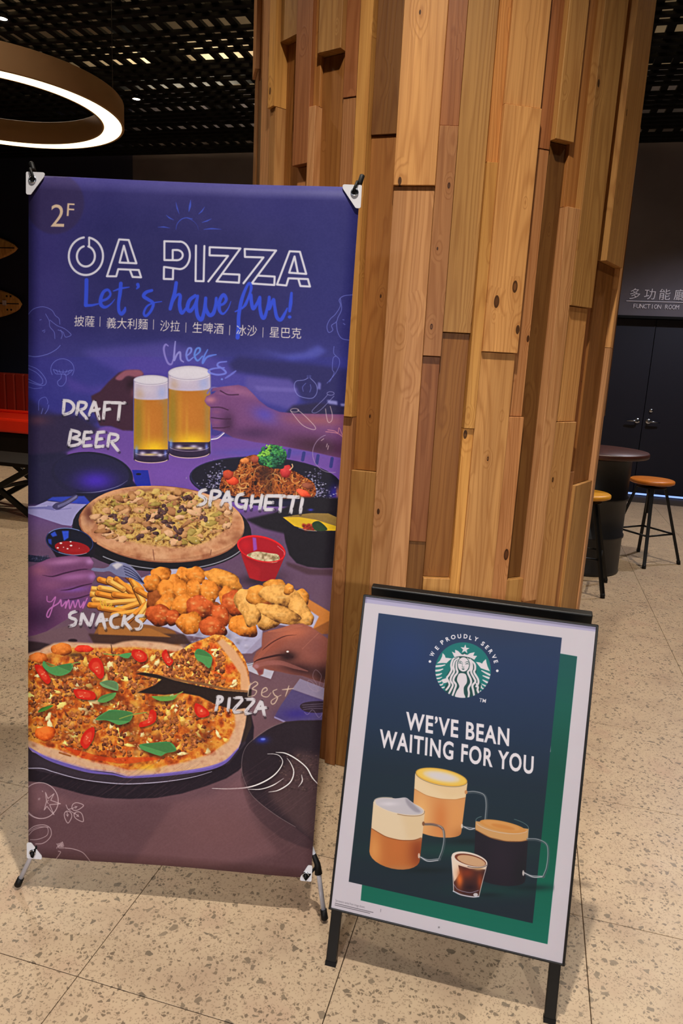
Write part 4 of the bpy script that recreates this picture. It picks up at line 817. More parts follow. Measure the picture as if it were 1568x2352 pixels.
    sc([(1085, 1075), (1090, 1095), (1075, 1112)], 26, [1, .8, .4]); sc([(1212, 1128), (1160, 1145), (1138, 1180), (1180, 1210), (1225, 1245), (1205, 1310), (1160, 1358), (1140, 1330), (1170, 1270), (1230, 1240), (1302, 1228)], 24, [.9, 1.1, 1.1, 1, .9, .8, .7, .5, .3])
    sc([(1432, 1060), (1418, 1150), (1395, 1230), (1378, 1295), (1400, 1230), (1440, 1170), (1468, 1175), (1462, 1260), (1482, 1332), (1520, 1290), (1550, 1250)], 26, [1, 1.1, 1, .8, .7, 1, 1.1, .8, .3])
    g.org(*B)
    sc([(70, 1120), (22, 1160), (4, 1225), (28, 1252), (66, 1200), (92, 1120), (80, 1200), (90, 1290), (122, 1325), (145, 1260), (160, 1140), (158, 1220), (190, 1285), (225, 1270), (245, 1200), (250, 1140), (258, 1200), (310, 1190), (335, 1150), (312, 1112), (280, 1160), (276, 1240), (308, 1275), (350, 1230), (375, 1168)], 26, [.9, 1.1, 1, .6, 1, 1.1, .8, 1, 1.1, .8, .6, .8, 1, 1, .5, .2])
    sc([(472, 1230), (520, 1140), (548, 1055), (532, 1010), (500, 1060), (465, 1160), (442, 1290), (440, 1380), (432, 1478)], 26, [.4, .6, .8, .7, .8, 1, 1, 1, 1.1]); sc([(412, 1256), (450, 1236), (500, 1200), (528, 1130), (545, 1110), (548, 1160), (565, 1230), (600, 1180), (622, 1130), (622, 1220), (640, 1300), (664, 1300), (690, 1200), (702, 1130), (700, 1230), (738, 1150), (748, 1210), (766, 1300), (800, 1325), (835, 1270), (856, 1225)], 25, [.4, .6, .6, 1, 1, .7, 1, 1, .7, 1, .8, 1, 1, .4])
    g.line([(892, 1095), (885, 1180), (876, 1248)], 32, lb, .95, taper=[.7, 1, .8]); g.ell(876, 1300, 16, 14, lb)
    zh = (226, 216, 214)
    for s_, x0, x1, yb in (('披薩', 169.5, 216.5, 749.5), ('義大利麵', 244.5, 339.5, 754.5), ('沙拉', 368, 413.5, 761), ('生啤酒', 442.5, 513.5, 765.5), ('冰沙', 543, 589.5, 771), ('星巴克', 618.5, 691, 775.5)):
        g.org(); g.text(s_, (x0, yb-1.5-(x1-x0)*.012), (x1, yb+(x1-x0)*.038-2.2), 19.6, zh)
    for x, y in ((230, 728), (353.5, 735), (428, 742), (528, 748), (604, 753)): g.line([(x, y), (x-.8, y+22)], 1.5, zh, .9)
    g.org(*D); ch = (120, 136, 236)
    def cc(p, c=ch, w=16): g.line(p, w, c, .92, sm=True, taper=[.6, 1, .9, 1, .6])
    cc([(92, 120), (72, 108), (58, 140), (68, 200), (92, 255), (118, 262), (132, 225)], (140, 130, 216)); cc([(148, 85), (142, 150), (138, 232), (162, 185), (185, 170), (190, 225), (212, 245)], (150, 146, 226)); cc([(236, 200), (268, 170), (272, 140), (248, 142), (234, 190), (250, 235), (288, 210)]); cc([(300, 200), (338, 165), (338, 138), (312, 145), (298, 195), (322, 235), (360, 200)], (96, 140, 240))
    cc([(400, 150), (372, 205), (362, 255), (392, 210), (430, 195), (466, 188)], (96, 130, 240), 16); cc([(548, 242), (490, 250), (478, 275), (520, 300), (542, 332), (480, 345), (418, 330), (410, 312), (450, 296), (530, 290)], (116, 128, 234)); cc([(620, 315), (580, 345), (538, 372)], (110, 116, 220), 16); g.ell(512, 380, 9, 8, (110, 130, 230))
    wh = (218, 214, 224)
    def br(strokes, w=22):
        for st in strokes: g.line([(x+5, y+7) for x, y in st], w, (20, 16, 26), .5, sm=len(st) > 2)
        for st in strokes: g.brush(st, w*.96, wh, 1, sm=len(st) > 2)
    g.org(*Cc)
    br([[(578, 460), (566, 600)], [(560, 468), (630, 480), (665, 525), (640, 575), (560, 604)], [(708, 480), (686, 608)], [(700, 482), (772, 495), (762, 540), (702, 562)], [(718, 560), (790, 645)], [(852, 470), (796, 615)], [(852, 470), (895, 652)], [(812, 566), (908, 548)], [(945, 490), (930, 645)], [(930, 488), (1020, 490)], [(935, 558), (1002, 545)], [(1000, 490), (1140, 494)], [(1082, 496), (1065, 655)]], 25)
    br([[(640, 735), (614, 882)], [(630, 735), (712, 760), (702, 790), (640, 808)], [(645, 808), (722, 830), (705, 865), (612, 884)], [(762, 752), (745, 882)], [(750, 756), (838, 754)], [(758, 818), (822, 810)], [(742, 882), (838, 874)], [(880, 756), (860, 888)], [(868, 760), (952, 752)], [(866, 824), (932, 812)], [(850, 890), (945, 880)], [(988, 764), (968, 898)], [(980, 768), (1060, 785), (1050, 825), (985, 846)], [(1000, 842), (1072, 932)]], 25)
    g.org(*F)
    br([[(302, 290), (245, 305), (232, 340), (285, 372), (275, 412), (208, 436)], [(345, 290), (320, 446)], [(335, 298), (412, 312), (402, 352), (335, 378)], [(488, 298), (420, 440)], [(488, 298), (515, 472)], [(446, 392), (542, 378)], [(642, 330), (578, 345), (560, 412), (600, 452), (645, 430)], [(600, 396), (672, 384)], [(655, 390), (638, 478)], [(708, 330), (690, 470)], [(796, 330), (768, 480)], [(692, 402), (790, 394)], [(832, 342), (812, 474)], [(825, 348), (930, 350)], [(822, 410), (900, 408)], [(808, 472), (902, 470)], [(890, 348), (1015, 352)], [(962, 352), (950, 506)], [(1010, 356), (1132, 362)], [(1076, 360), (1045, 512)], [(1156, 362), (1130, 512)]], 27)
    g.org(*E_)
    g.line([(402, 820), (405, 862), (440, 865), (476, 825), (455, 900), (420, 995), (400, 985), (425, 930), (500, 880), (522, 850), (530, 905), (568, 865), (562, 920), (590, 850), (600, 925), (628, 860), (645, 915), (672, 850), (690, 915), (722, 865), (712, 920), (750, 835)], 12, (206, 120, 200), .9, sm=True, taper=[.6, 1, .9, .8])
    g.line([(860, 850), (880, 920), (900, 860), (920, 910), (960, 880), (950, 930), (1030, 900)], 10, (236, 190, 60), .85, sm=True)
    br([[(665, 945), (608, 965), (600, 1000), (655, 1022), (640, 1062), (590, 1074)], [(708, 958), (690, 1072)], [(704, 960), (768, 1078)], [(805, 958), (772, 1080)], [(872, 958), (818, 1082)], [(872, 958), (906, 1106)], [(832, 1034), (932, 1018)], [(1022, 972), (962, 995), (950, 1045), (978, 1085), (1032, 1078)], [(1072, 974), (1050, 1082)], [(1148, 975), (1066, 1036)], [(1070, 1036), (1128, 1106)], [(1246, 984), (1182, 990), (1172, 1020), (1215, 1048), (1200, 1095), (1150, 1102)]], 25)
    g.org(*Hh)
    bs = (222, 196, 174)
    for p in ([(692, 578), (672, 640), (664, 698)], [(670, 610), (728, 568), (752, 590), (705, 630), (742, 650), (722, 690), (668, 702)], [(796, 668), (836, 645), (826, 622), (796, 640), (790, 690), (838, 705), (872, 668)], [(925, 638), (890, 655), (905, 690), (930, 712), (905, 762), (878, 768), (880, 735), (962, 690)], [(1032, 608), (1015, 660), (1000, 702)], [(972, 642), (1020, 638), (1072, 632)]): g.line(p, 11, bs, .9, sm=True, taper=[.6, 1, .9, .5])
    br([[(402, 695), (375, 836)], [(380, 698), (432, 708), (425, 745), (385, 768)], [(500, 705), (486, 840)], [(530, 712), (618, 720), (530, 832), (612, 836)], [(636, 726), (722, 736), (638, 846), (706, 850)], [(786, 735), (722, 856)], [(786, 735), (815, 886)], [(746, 812), (836, 800)]], 25)
    return g

def paint_poster():
    g = Paint(740, 1350, 1400, 2240, 2.0, 11)
    K5, K6, K7, K3, K4 = (820, 1320, 2.7034), (920, 1420, 5.2267), (780, 1740, 3.0154), (740, 1920, 3.92), (1100, 1700, 3.35)
    g.a[:] = np.array([196, 190, 202])/255.
    g.a += ((g.n3-.5)*.02)[..., None]
    cv = lambda k, p: (p[0]/k[2]+k[0], p[1]/k[2]+k[1])
    g.org()
    g.poly([cv(K5, (30, 120)), cv(K5, (1510, 300)), cv(K5, (1500, 357)), cv(K5, (40, 173))], (168, 164, 198)); g.poly([cv(K5, (30, 120)), cv(K5, (62, 130)), cv(K5, (60, 176)), cv(K5, (40, 176))], (140, 136, 170), .7)
    yy = (np.arange(g.H)/g.k+g.y0)[:, None]; xx = (np.arange(g.W)/g.k+g.x0)[None]
    t = yy-(xx-800)*.13
    def grad(pos, cols):
        cs = np.array(cols)/255.
        def f(y0, y1, x0, x1):
            q = t[y0:y1, x0:x1]; return np.stack([np.interp(q, pos, cs[:, i]) for i in range(3)], -1).astype(np.float32)
        return f
    green = [cv(K5, (1225, 484)), cv(K5, (1365, 508)), cv(K4, (525, 1570)), cv(K3, (345, 580)), cv(K3, (358, 430)), cv(K3, (800, 500)), cv(K5, (1200, 1100))]
    g.poly(green, grad([1450, 1560, 1700, 1900, 2150], [(0, 78, 76), (0, 84, 74), (0, 76, 62), (2, 88, 70), (12, 106, 90)]))
    navy = [cv(K5, (133, 239)), cv(K5, (1270, 392)), cv(K7, (1335, 1148)), cv(K7, (62, 860))]
    g.poly(navy, grad([1400, 1500, 1650, 1750, 1900, 2050, 2150], [(24, 46, 84), (20, 44, 84), (20, 42, 70), (20, 38, 54), (22, 40, 50), (22, 36, 48), (24, 38, 50)]))
    g.setmask(navy); g.org(*K5); g.soft(300, 480, 200, 200, (20, 48, 104), .6); g.soft(900, 300, 400, 120, (28, 40, 66), .6)
    g.org(*K7); g.soft(760, 640, 560, 60, (20, 60, 56), .7); g.soft(1100, 920, 400, 60, (16, 58, 56), .7); g.setmask(green+[]); g.soft(1430, 900, 90, 26, (6, 60, 50), .8); g.setmask()
    # emblem: teal disc with the crowned long-haired figure of the coffee mark
    g.org(*K6)
    W = (212, 206, 216); T = (4, 108, 108); Dk = (10, 62, 62)
    g.ell(747, 624, 334, 334, T)
    disc = [(747+333*math.cos(a), 624+333*math.sin(a)) for a in np.linspace(0, 6.283, 60)]
    g.setmask(disc)
    for side, fins in ((0, [(425, 575, 530, 560), (415, 628, 505, 610), (420, 680, 490, 664), (435, 722, 492, 708), (455, 762, 494, 746), (480, 800, 508, 784), (508, 832, 525, 824)]),
                       (1, [(970, 630, 1080, 685), (985, 690, 1075, 722), (985, 742, 1050, 776), (972, 790, 1028, 818), (956, 822, 998, 856), (934, 856, 968, 886), (912, 886, 936, 908)])):
        for (x0, y0, x1, y1) in fins:
            if side == 0: g.line([(x0-14, y0+4), ((x0+x1)/2, y0-2), (x1, y1)], 24 if x1-x0 > 60 else 18, W, sm=True, taper=[1, 1, .5])
            else: g.line([(x0, y0), ((x0+x1)/2+8, (y0+y1)/2+6), (x1+10, y1+6)], 24 if x1-x0 > 60 else 18, W, sm=True, taper=[.5, 1, 1])
    g.poly([(432, 545), (470, 510), (495, 460), (502, 418), (528, 445), (538, 475), (570, 478), (615, 485), (580, 510), (550, 540), (500, 538)], W, sm=False)
    g.poly([(900, 525), (945, 530), (975, 545), (990, 520), (1022, 490), (1028, 530), (1042, 580), (1070, 638), (1030, 625), (960, 600)], W, sm=False)
    g.poly([(494, 735), (540, 722), (580, 700), (590, 740), (570, 768), (520, 782), (498, 770)], W); g.poly([(905, 770), (930, 790), (975, 810), (970, 840), (940, 850), (890, 820), (885, 790)], W)
    def sst(pts, w, c=W, tp=None): g.line(pts, w, c, 1, sm=True, taper=tp)
    # hair: dark mass, then light strands
    g.poly([(640, 480), (745, 455), (860, 500), (910, 590), (905, 700), (960, 800), (940, 900), (900, 950), (600, 940), (530, 850), (560, 760), (545, 700), (600, 600), (610, 520)], Dk, sm=True)
    for pts in ([(690, 470), (630, 490), (605, 560), (610, 620), (580, 680), (555, 720), (585, 790), (570, 830), (545, 860)], [(700, 480), (650, 510), (632, 580), (640, 640), (608, 700), (598, 750), (625, 800), (600, 860), (580, 900)], [(705, 490), (672, 530), (668, 600), (680, 650), (645, 700), (632, 750), (662, 800), (645, 860), (620, 930)],
                [(812, 490), (850, 540), (855, 600), (845, 650), (880, 720), (895, 760), (860, 810), (870, 870), (880, 930)], [(830, 490), (885, 550), (892, 610), (880, 650), (925, 730), (930, 780), (905, 820)], [(800, 480), (826, 540), (832, 610), (805, 650), (838, 730), (842, 780), (812, 840), (818, 900), (810, 960)], [(905, 780), (925, 830), (920, 860), (935, 900)]):
        sst(pts, 25, W, [.5, .9, 1, 1, 1, 1, 1, 1, .9])
    g.poly([(700, 655), (780, 665), (800, 720), (800, 770), (765, 830), (765, 900), (775, 960), (650, 950), (660, 880), (695, 820), (668, 750), (675, 700)], Dk, sm=True)
    g.poly([(708, 662), (775, 670), (795, 730), (790, 780), (758, 830), (758, 900), (770, 960), (655, 950), (668, 880), (702, 820), (675, 750), (682, 700)], W, sm=True)
    g.ell(752, 558, 76, 95, Dk); g.ell(752, 556, 68, 86, W)
    g.line([(684, 470), (640, 495)], 6, Dk)
    for pts in ([(692, 522), (712, 516), (738, 530)], [(772, 532), (800, 522), (818, 535)]): sst(pts, 7, Dk, [.5, 1, .5])
    for pts in ([(692, 540), (712, 536), (732, 548)], [(775, 552), (798, 545), (815, 552)]): sst(pts, 10, Dk, [.4, 1, .4])
    g.line([(742, 535), (738, 575), (735, 586)], 4, Dk, .7); sst([(738, 585), (748, 590), (760, 586)], 5, Dk); g.poly([(728, 602), (742, 606), (750, 604), (768, 608), (752, 620), (742, 618)], Dk)
    # crown and star
    g.poly([(612, 400), (652, 420), (652, 378), (690, 395), (725, 430), (748, 438), (768, 420), (800, 440), (830, 420), (888, 408), (870, 450), (916, 452), (880, 502), (830, 478), (760, 462), (690, 460), (645, 472)], W)
    g.line([(645, 472), (690, 461), (760, 462), (830, 478), (878, 502)], 6, Dk, sm=True)
    g.poly([(722, 432), (748, 424), (766, 412), (785, 430), (808, 440), (780, 436), (764, 428), (745, 438)], Dk)
    c0 = (770, 372); g.poly([(c0[0]+(58 if i % 2 == 0 else 23)*math.sin(i*math.pi/5+.1), c0[1]-(58 if i % 2 == 0 else 23)*math.cos(i*math.pi/5+.1)) for i in range(10)], W)
    g.setmask()
    for ch, x, y in (('W', 378, 430), ('E', 433, 357), ('P', 498, 288), ('R', 562, 250), ('O', 629, 226), ('U', 703, 215), ('D', 778, 217), ('L', 838, 234), ('Y', 904, 250), ('S', 986, 305), ('E', 1036, 348), ('R', 1080, 400), ('V', 1120, 462), ('E', 1142, 521)):
        dx, dy = x-747, y-624; r = math.hypot(dx, dy); ux, uy = -dy/r, dx/r; nx, ny = dx/r, dy/r
        wd = {'W': 58, 'O': 56, 'U': 44, 'D': 46, 'E': 32, 'L': 32, 'S': 36, 'P': 38, 'R': 42, 'Y': 50, 'V': 50}[ch]; cap = 50
        a = (x-ux*wd/2-nx*cap/2, y-uy*wd/2-ny*cap/2); b = (x+ux*wd/2-nx*cap/2, y+uy*wd/2-ny*cap/2)
        g.text(ch, a, b, cap, (226, 222, 232), .034, lean=(nx, ny))
    g.ell(350, 520, 16, 16, (226, 222, 232)); g.ell(1158, 632, 16, 16, (226, 222, 232))
    g.text('TM', (938, 1003), (1018, 1016), 46, (214, 210, 220), .012)
    g.org(*K5); hd = (218, 214, 224); ln = (.0, -1.)
    g.text('WE\u2019VE BEAN', (300, 957), (942, 1062), 108, hd, .027, lean=(.035, -1), sp=1.12); g.text('WAITING FOR YOU', (136, 1067), (1092, 1237), 110, hd, .027, lean=(.045, -1), sp=1.12)
    # drinks
    g.org(*K7); S = lambda: None
    def body(L, R_, Bt, col, blur=0, **kw): pass
    def cup(tl, tr, br, bl, bulge, col):   # body quad with rounded bottom
        n = 14; pts = [tl, tr]+[((br[0]+bl[0])/2+(br[0]-bl[0])/2*math.cos(a)*(1 if abs(math.cos(a)) < .9 else .995), (br[1]+bl[1])/2+(br[1]-bl[1])/2*math.cos(a)+bulge*math.sin(a)) for a in np.linspace(0, math.pi, n)]
        g.poly(pts, col); return pts
    g.soft(900, 580, 190, 24, (12, 26, 30), .7); g.soft(600, 780, 200, 24, (12, 26, 30), .7); g.setmask([(60, 860), (60, 0), (1560, 0), (1478, 1000), (1335, 1148)]); g.soft(1330, 900, 180, 26, (12, 30, 36), .7); g.setmask(); g.soft(1030, 950, 100, 18, (14, 26, 34), .7)
    # tall latte (behind)
    pts = cup((522, 110), (884, 175), (842, 520), (500, 470), 55, (206, 144, 88)); g.setmask(pts)
    g.soft(560, 380, 70, 160, (226, 176, 112), .8); g.soft(700, 420, 60, 150, (196, 112, 56), .7); g.soft(800, 420, 60, 160, (212, 146, 84), .7); g.soft(850, 540, 80, 60, (150, 88, 44), .6)
    g.poly([(510, 90), (900, 160), (880, 272), (800, 290), (700, 286), (600, 262), (515, 215)], (222, 198, 160)); g.poly([(510, 110), (900, 180), (890, 262), (760, 285), (700, 250)], (214, 184, 140), .5, blur=16); g.line([(517, 217), (600, 262), (700, 286), (800, 291), (870, 280)], 4, (170, 110, 60), .7, sm=True); g.setmask()
    g.ell(704, 134, 182, 56, (216, 168, 62), rot=11); g.ell(704, 134, 172, 48, (226, 188, 84), rot=11); g.ell(704, 132, 130, 34, (216, 200, 170), rot=11, blur=8); g.ell(704, 132, 95, 24, (206, 200, 202), rot=11, blur=8); g.arc(704, 136, 182, 58, 0, 360, 4, (90, 80, 60), .7, rot=11)
    def handle(pts): g.line(pts, 19, (96, 104, 112), .55, sm=True); g.line(pts, 10, (30, 44, 52), .5, sm=True); g.line([(x-3, y-4) for x, y in pts], 4, (190, 194, 204), .75, sm=True)
    handle([(880, 242), (940, 240), (1000, 262), (1016, 320), (1010, 420), (1000, 470)]); handle([(850, 480), (900, 490), (940, 495)]); g.line([(860, 480), (900, 498), (935, 490)], 6, (216, 216, 226), .8, sm=True); g.ell(874, 240, 10, 14, (190, 130, 80)); g.ell(846, 475, 7, 16, (226, 210, 196), .8)
    # cappuccino left
    pts = cup((233, 305), (588, 385), (556, 705), (204, 650), 95, (180, 104, 52)); g.setmask(pts)
    g.soft(240, 640, 60, 160, (214, 150, 84), .8); g.soft(400, 620, 110, 130, (186, 104, 50), .7); g.soft(540, 660, 70, 150, (128, 54, 26), .85); g.soft(400, 770, 160, 26, (176, 116, 70), .8)
    g.poly([(220, 290), (600, 380), (570, 555), (510, 572), (420, 572), (320, 548), (220, 490)], (216, 196, 166)); g.poly([(420, 380), (600, 400), (570, 560), (470, 570)], (208, 180, 140), .5, blur=16); g.line([(222, 492), (320, 548), (420, 572), (510, 572), (562, 556)], 5, (120, 60, 30), .8, sm=True); g.setmask()
    g.ell(414, 342, 180, 52, (216, 200, 178), rot=13); g.ell(412, 338, 170, 44, (190, 184, 194), rot=13)
    g.poly([(250, 318), (300, 290), (400, 282), (455, 277), (490, 300), (540, 340), (575, 378), (540, 395), (440, 392), (330, 365)], (186, 182, 192), 1, sm=True); g.poly([(455, 282), (500, 315), (560, 375), (520, 375), (470, 330)], (140, 136, 150), .8, blur=5, sm=True); g.soft(340, 320, 70, 16, (214, 210, 220), .7); g.arc(412, 340, 179, 53, -10, 90, 5, (130, 96, 66), .8, rot=13); g.arc(412, 340, 179, 53, 150, 250, 3, (210, 200, 190), .8, rot=13)
    handle([(585, 462), (650, 465), (710, 490), (724, 560), (712, 640), (690, 700)]); handle([(556, 690), (610, 712), (690, 706)]); g.line([(560, 690), (610, 718), (680, 712)], 6, (214, 214, 226), .8, sm=True); g.line([(588, 458), (660, 462), (712, 500)], 7, (120, 80, 76), .8, sm=True); g.ell(579, 458, 9, 15, (120, 76, 50)); g.ell(548, 680, 7, 18, (224, 208, 196), .8)
    # black coffee right
    pts = cup((940, 440), (1308, 495), (1285, 850), (925, 800), 60, (26, 22, 34)); g.setmask(pts); g.soft(1120, 700, 120, 200, (36, 28, 42), .7); g.soft(1260, 800, 60, 120, (20, 22, 30), .8)
    g.poly([(930, 420), (1310, 470), (1308, 568), (1250, 580), (1150, 578), (1040, 552), (940, 500)], (196, 150, 96)); g.line([(940, 500), (1040, 553), (1150, 579), (1250, 581), (1305, 570)], 5, (150, 96, 50), .9, sm=True); g.setmask()
    g.ell(1130, 478, 165, 36, (200, 140, 72), rot=12); g.ell(1120, 470, 130, 26, (206, 148, 84), rot=12, blur=4); g.ell(1130, 480, 84, 14, (190, 120, 56), .7, rot=12, blur=4)
    g.arc(1124, 466, 186, 55, 20, 160, 4, (200, 190, 186), .8, rot=9); g.arc(1124, 462, 184, 52, -65, 0, 4, (110, 140, 140), .7, rot=9); g.arc(1124, 462, 184, 52, 170, 215, 4, (120, 150, 150), .7, rot=9); g.line([(1308, 490), (1300, 560)], 3, (120, 140, 150), .8)
    handle([(1300, 566), (1370, 570), (1430, 600), (1444, 660), (1434, 760), (1410, 825)]); handle([(1275, 800), (1330, 822), (1410, 826)]); g.line([(1280, 800), (1340, 828), (1400, 826)], 6, (206, 206, 216), .8, sm=True); g.ell(1270, 800, 7, 20, (214, 206, 206), .8)
    # shot glass
    pts = [(772, 680), (1022, 730), (1000, 800), (962, 965), (920, 972), (840, 958), (786, 925), (782, 850)]
    g.poly(pts, (60, 30, 30)); g.setmask(pts)
    g.poly([(772, 670), (1030, 725), (1015, 775), (900, 770), (820, 745), (830, 800), (792, 860), (780, 760)], (224, 206, 190)); g.soft(830, 840, 26, 70, (226, 110, 40), .95); g.soft(800, 800, 20, 40, (226, 196, 170), .8); g.soft(880, 800, 60, 40, (130, 50, 26), .8); g.soft(970, 860, 22, 60, (150, 60, 26), .9); g.soft(900, 900, 50, 30, (34, 14, 24), .9); g.soft(960, 770, 40, 14, (196, 150, 100), .8); g.setmask()
    g.line([(786, 925), (840, 950), (920, 965), (962, 962)], 9, (190, 196, 214), .9, sm=True); g.line([(790, 880), (820, 915), (900, 935), (960, 920)], 4, (150, 150, 180), .8, sm=True); g.ell(940, 950, 16, 12, (220, 224, 232), .8)
    g.line([(774, 690), (784, 830), (788, 925)], 5, (220, 214, 214), .9, sm=True); g.line([(1020, 740), (990, 850), (963, 960)], 5, (200, 186, 186), .9, sm=True)
    g.ell(898, 706, 126, 48, (220, 208, 198), rot=14); g.ell(904, 710, 112, 38, (110, 52, 34), rot=14); g.ell(910, 714, 100, 32, (196, 156, 120), rot=14); g.arc(898, 706, 126, 50, 10, 90, 5, (60, 50, 50), .8, rot=14)
    # small print and specks
    g.org(*K3)
    g.text('Serveware varies from image shown.', (118, 590), (384, 652), 22, (110, 106, 116), 0, lean=(.03, -1))
    for (x0, y0, x1, y1) in ((116, 606, 456, 689), (114, 622, 428, 697)):   # two lines of print too small to read
        x = 0.
        while x < 1:
            d = g.rng.uniform(.02, .06); q = min(1, x+d)
            g.line([(x0+(x1-x0)*x, y0+(y1-y0)*x), (x0+(x1-x0)*q, y0+(y1-y0)*q)], 7, (84, 80, 90), .8); x = q+.016
    g.line([(526, 660), (524, 684)], 5, (110, 106, 116), .8); g.soft(1048, 822, 8, 8, (70, 66, 76), .9)
    return g

# ---------------------------------------------------------------- floor: terrazzo tiles, each one its own part
fl = MB().add([(-14, -7, -.012), (14, -7, -.012), (14, 14, -.012), (-14, 14, -.012)], [(0, 1, 2, 3)]).build('floor', M['grout'], recalc=False)
tag(fl, 'beige terrazzo floor of large square tiles with thin dark joints', kind='structure')
def visible(p, pad=.25):
    d = Vector(p)-Vector((0, 0, 1.4853)); z = d.dot(cf)
    if z < .2: return Vector((d.x, d.y, 0)).length < 1.5
    return abs(d.dot(cr)/z) < .482+pad and abs(d.dot(cu_)/z) < .723+pad
tb = MB(); h_ = TILE/2-.0011
tb.v = [(-h_, -h_, -.012), (h_, -h_, -.012), (h_, h_, -.012), (-h_, h_, -.012), (-h_, -h_, -.0006), (h_, -h_, -.0006), (h_, h_, -.0006), (-h_, h_, -.0006)]
q_ = h_-.0008; tb.v += [(-q_, -q_, 0), (q_, -q_, 0), (q_, q_, 0), (-q_, q_, 0)]
tb.f = [(0, 1, 5, 4), (1, 2, 6, 5), (2, 3, 7, 6), (3, 0, 4, 7), (4, 5, 9, 8), (5, 6, 10, 9), (6, 7, 11, 10), (7, 4, 8, 11), (8, 9, 10, 11)]; tb.m = [0]*9; tb.sm = [False]*9
tme = tb.mesh('tile', M['terr']); far = MB()
cells = []
for i in range(-20, 20):
    for j in range(-9, 15):
        c = G0+U*(TILE*(i+.5))+V*(TILE*(j+.5))
        if c.dot(V) > WALLV-.2: continue
        vis = any(visible(c+U*(a*TILE/2)+V*(b*TILE/2), .06) for a in (-1, 1) for b in (-1, 1))
        cells.append((not vis, c.length, i, j, c))
cells.sort(key=lambda t: t[:2]); nt_ = 0
for nv, dist, i, j, c in cells:
    if not nv and nt_ < 295:
        o = link('tile', tme, fl, c); o.rotation_euler = (0, 0, YAW); nt_ += 1
    else: far.box(c+Vector((0, 0, -.006)), (h_*2, h_*2, .012), (U, V, Vector((0, 0, 1))))
tag(far.build('tile', M['terr'], fl), kind='stuff')

# ---------------------------------------------------------------- walls
def wallbox(name, u0, u1, z0, z1, m, t=.12, v=WALLV, parent=None):
    b = MB().box(uv((u0+u1)/2, v+t/2, (z0+z1)/2), (u1-u0, t, z1-z0), (U, V, Vector((0, 0, 1))))
    return b.build(name, m, parent)
Z_ = Vector((0, 0, 1)); ZU = (U, V, Z_)
wb = MB()
for (u0, u1, z0, z1) in ((-5.75, -.6, 0, 5.1), (-.6, 3.3, 2.2, 5.1), (3.3, 8, 0, 5.1)): wb.box(uv((u0+u1)/2, WALLV+.06, (z0+z1)/2), (u1-u0, .12, z1-z0), ZU)
wb = wb.build('wall_back', M['conc']); tag(wb, 'grey concrete back wall above and beside the dark double doors', kind='structure')
wl = wallbox('wall_left', -13, -5.75, 0, 5.1, M['navy']); tag(wl, 'navy painted wall behind the red bench, on the left', kind='structure')
ws = MB().box(uv(7.2, 2.5, 2.55), (.12, 18, 5.1), ZU).build('wall_right', M['dark']); tag(ws, 'dark side wall to the right', kind='structure')
for nm, c, d in (('wall_front', uv(-2.5, -6.5, 2.55), (20, .12, 5.1)), ('wall_side', uv(-12.9, 1.5, 2.55), (.12, 16, 5.1))):
    tag(MB().box(c, d, ZU).build(nm, M['dark']), 'dark plain wall of the hall', kind='structure')
# double doors of the function room, set back in the opening
for k, (u0, u1) in enumerate(((-.55, 1.326), (1.334, 3.25))):
    dz = 2.14
    d = MB().box(uv((u0+u1)/2, WALLV+.12, dz/2+.03), (u1-u0, .05, dz), ZU); d.build('door_%d' % (k+1), M['navyd'])
    d = SC.objects['door_%d' % (k+1)]; tag(d, ['navy left leaf of the double doors', 'navy right leaf of the double doors'][k], kind='structure')
    hu = 1.265 if k == 0 else 1.395; s_ = -1 if k == 0 else 1
    hp = uv(hu, WALLV+.095, .94)
    MB().lathe([(0, -.012), (.03, -.012), (.034, -.006), (.034, .0)], 20, hp, (U, Z_, V)).tube([hp, hp-V*.05], .012, 10).tube([hp-V*.05, hp-V*.052+U*(s_*.05), hp-V*.045+U*(s_*.13)-Z_*.004], [.012, .011, .008], 10).build('handle', M['chrome'], d)
    if k == 1: MB().lathe([(0, -.014), (.022, -.014), (.026, -.004), (.026, 0)], 20, uv(1.41, WALLV+.095, 1.075), (U, Z_, V)).build('deadbolt', M['chrome'], d)
t = MB()
for u_ in (-.6, 3.3): t.box(uv(u_+(.02 if u_ < 0 else -.02), WALLV+.06, 1.1), (.04, .13, 2.2), ZU)
t.box(uv(1.35, WALLV+.06, 2.19), (3.9, .13, .03), ZU); tag(t.build('trim_1', M['grille']), 'dark frame around the double doors', kind='structure')
t = MB().box(uv(1.35, WALLV+.15, .012), (3.8, .02, .024), ZU).build('trim_2', M['strip']); tag(t, 'bluish light showing through the gap under the double doors', kind='structure')
MB().box(uv(1.35, WALLV+.6, 1.1), (4.1, .1, 2.4), ZU).build('trim_3', M['dark']); tag(SC.objects['trim_3'], 'dark panel behind the double doors', kind='structure')

